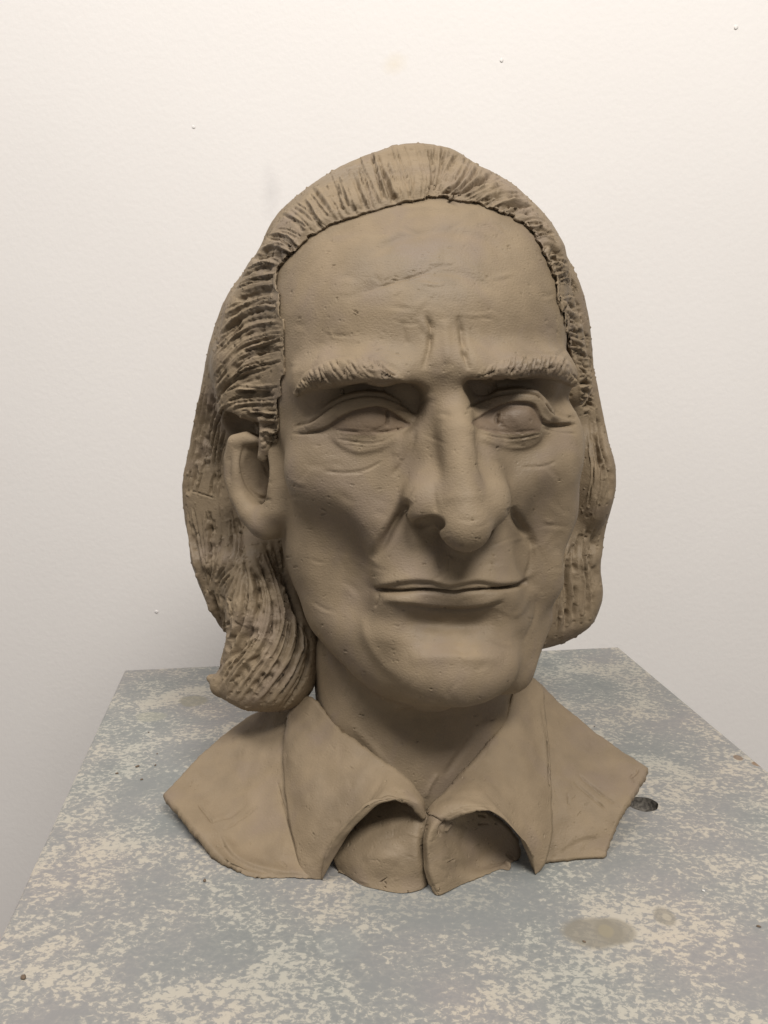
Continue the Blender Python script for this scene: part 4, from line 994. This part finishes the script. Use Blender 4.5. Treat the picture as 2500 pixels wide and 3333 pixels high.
# ------------------------------------------------------------------ link the bust
hc = head.V[head.Q].mean(1)
hd = RF(hc)
keep = hd > -0.006
pc, dc = proj(hc)
visq = head.vis[head.Q].all(1)
def mk(name, C, par=bust, mat=CLAY): return child(mesh_obj(name, C.V, C.Q, mat), par)
used = ~keep
parts = []
ho = None
masks = []
for nm, fr, poly in (('eyebrow', 'B', BLU + BLL[::-1]), ('eyebrow', 'C', BRU + BRL[::-1]),
                     ('eye', 'B', UL[2:] + [(1300, 840), (1000, 890), (740, 870)]), ('eye', 'C', UR[:8] + [(1080, 770), (850, 800), (650, 790), (470, 740)])):
    m = visq & inpoly(pc, px(fr, poly)) & ~used; used |= m; masks.append((nm, m))
em = np.zeros(len(hc), bool)
for q in earL[:3]: em |= q.f(hc) < 0.0025
em &= (hc[:, 0] < -0.02) & ~used; used |= em; masks.append(('ear', em))
ho = child(sub_obj('head', head.V, head.Q, ~used, CLAY, None), bust)
for nm, m in masks:
    if m.any(): child(sub_obj(nm, head.V, head.Q, m, DAMP if nm == 'eye' else CLAY, None), ho)
hair.Q = np.concatenate([hair.Q, Qb + len(hair.V)]); hair.V = np.concatenate([hair.V, Vb])
mk('hair', hair)
sh = mk('shirt_shoulder', shL); mk('shirt_shoulder', shR); mk('collar_flap', flapL); mk('collar_flap', flapR); mk('shirt_front', plL); mk('shirt_front', plR)
# ------------------------------------------------------------------ crumbs of dried clay lying on the plinth
crumb_m, cnt, cb = new_mat('dry_clay_crumb'); cb.inputs['Base Color'].default_value = (0.13, 0.092, 0.062, 1); cb.inputs['Roughness'].default_value = 0.9
grey_m, gnt, gb = new_mat('plaster_chip'); gb.inputs['Base Color'].default_value = (0.62, 0.60, 0.56, 1); gb.inputs['Roughness'].default_value = 0.8
for i, (fr, x, y, r, lab, mt) in enumerate((
        ('I', 657, 808, .0022, 'dark clay sliver nearest the left edge in the cluster beside the left shoulder', crumb_m), ('I', 772, 769, .0028, 'largest dark clay sliver in the cluster beside the left shoulder', crumb_m),
        ('I', 795, 842, .0022, 'dark clay sliver lowest in the cluster beside the left shoulder', crumb_m), ('I', 872, 762, .0019, 'small reddish clay crumb nearest the left shoulder edge', crumb_m),
        ('I', 835, 577, .0016, 'tiny dark crumb behind the left shoulder, farthest from the camera', crumb_m), ('I', 882, 697, .0016, 'tiny dark crumb between the sliver cluster and the far stain', crumb_m),
        ('I', 1148, 1411, .0028, 'round brown clay crumb in front of the left shoulder hem', crumb_m), ('I', 131, 1956, .0034, 'round brown clay crumb at the lower left corner of the plinth', crumb_m),
        ('J', 1190, 1467, .0019, 'small white plaster chip at the right of the plinth', grey_m), ('J', 520, 1752, .0017, 'tiny dark crumb lying in the large brown stain', crumb_m),
        ('J', 1500, 1668, .0022, 'dark crumb near the right edge of the picture', crumb_m), ('J', 578, 543, .0012, 'tiny dark crumb behind the right shoulder', crumb_m))):
    c = PZ(fr, x, y, 0.0); o = lump('clay_crumb' if mt is crumb_m else 'plaster_chip', (0, 0, 0), r * .48, .45, mt, i + 20)
    o.data.transform(__import__('mathutils').Matrix.Diagonal((1.0, .62, 1, 1))); o.location = (c[0], c[1], r * .48 * .38); o.rotation_euler = (0, 0, R(20 + 14 * i))
    tag(o, lab, 'crumb' if mt is crumb_m else 'chip', 'crumbs scattered on the plinth')
log('done', sum(len(o.data.polygons) for o in bpy.data.objects if o.type == 'MESH'))
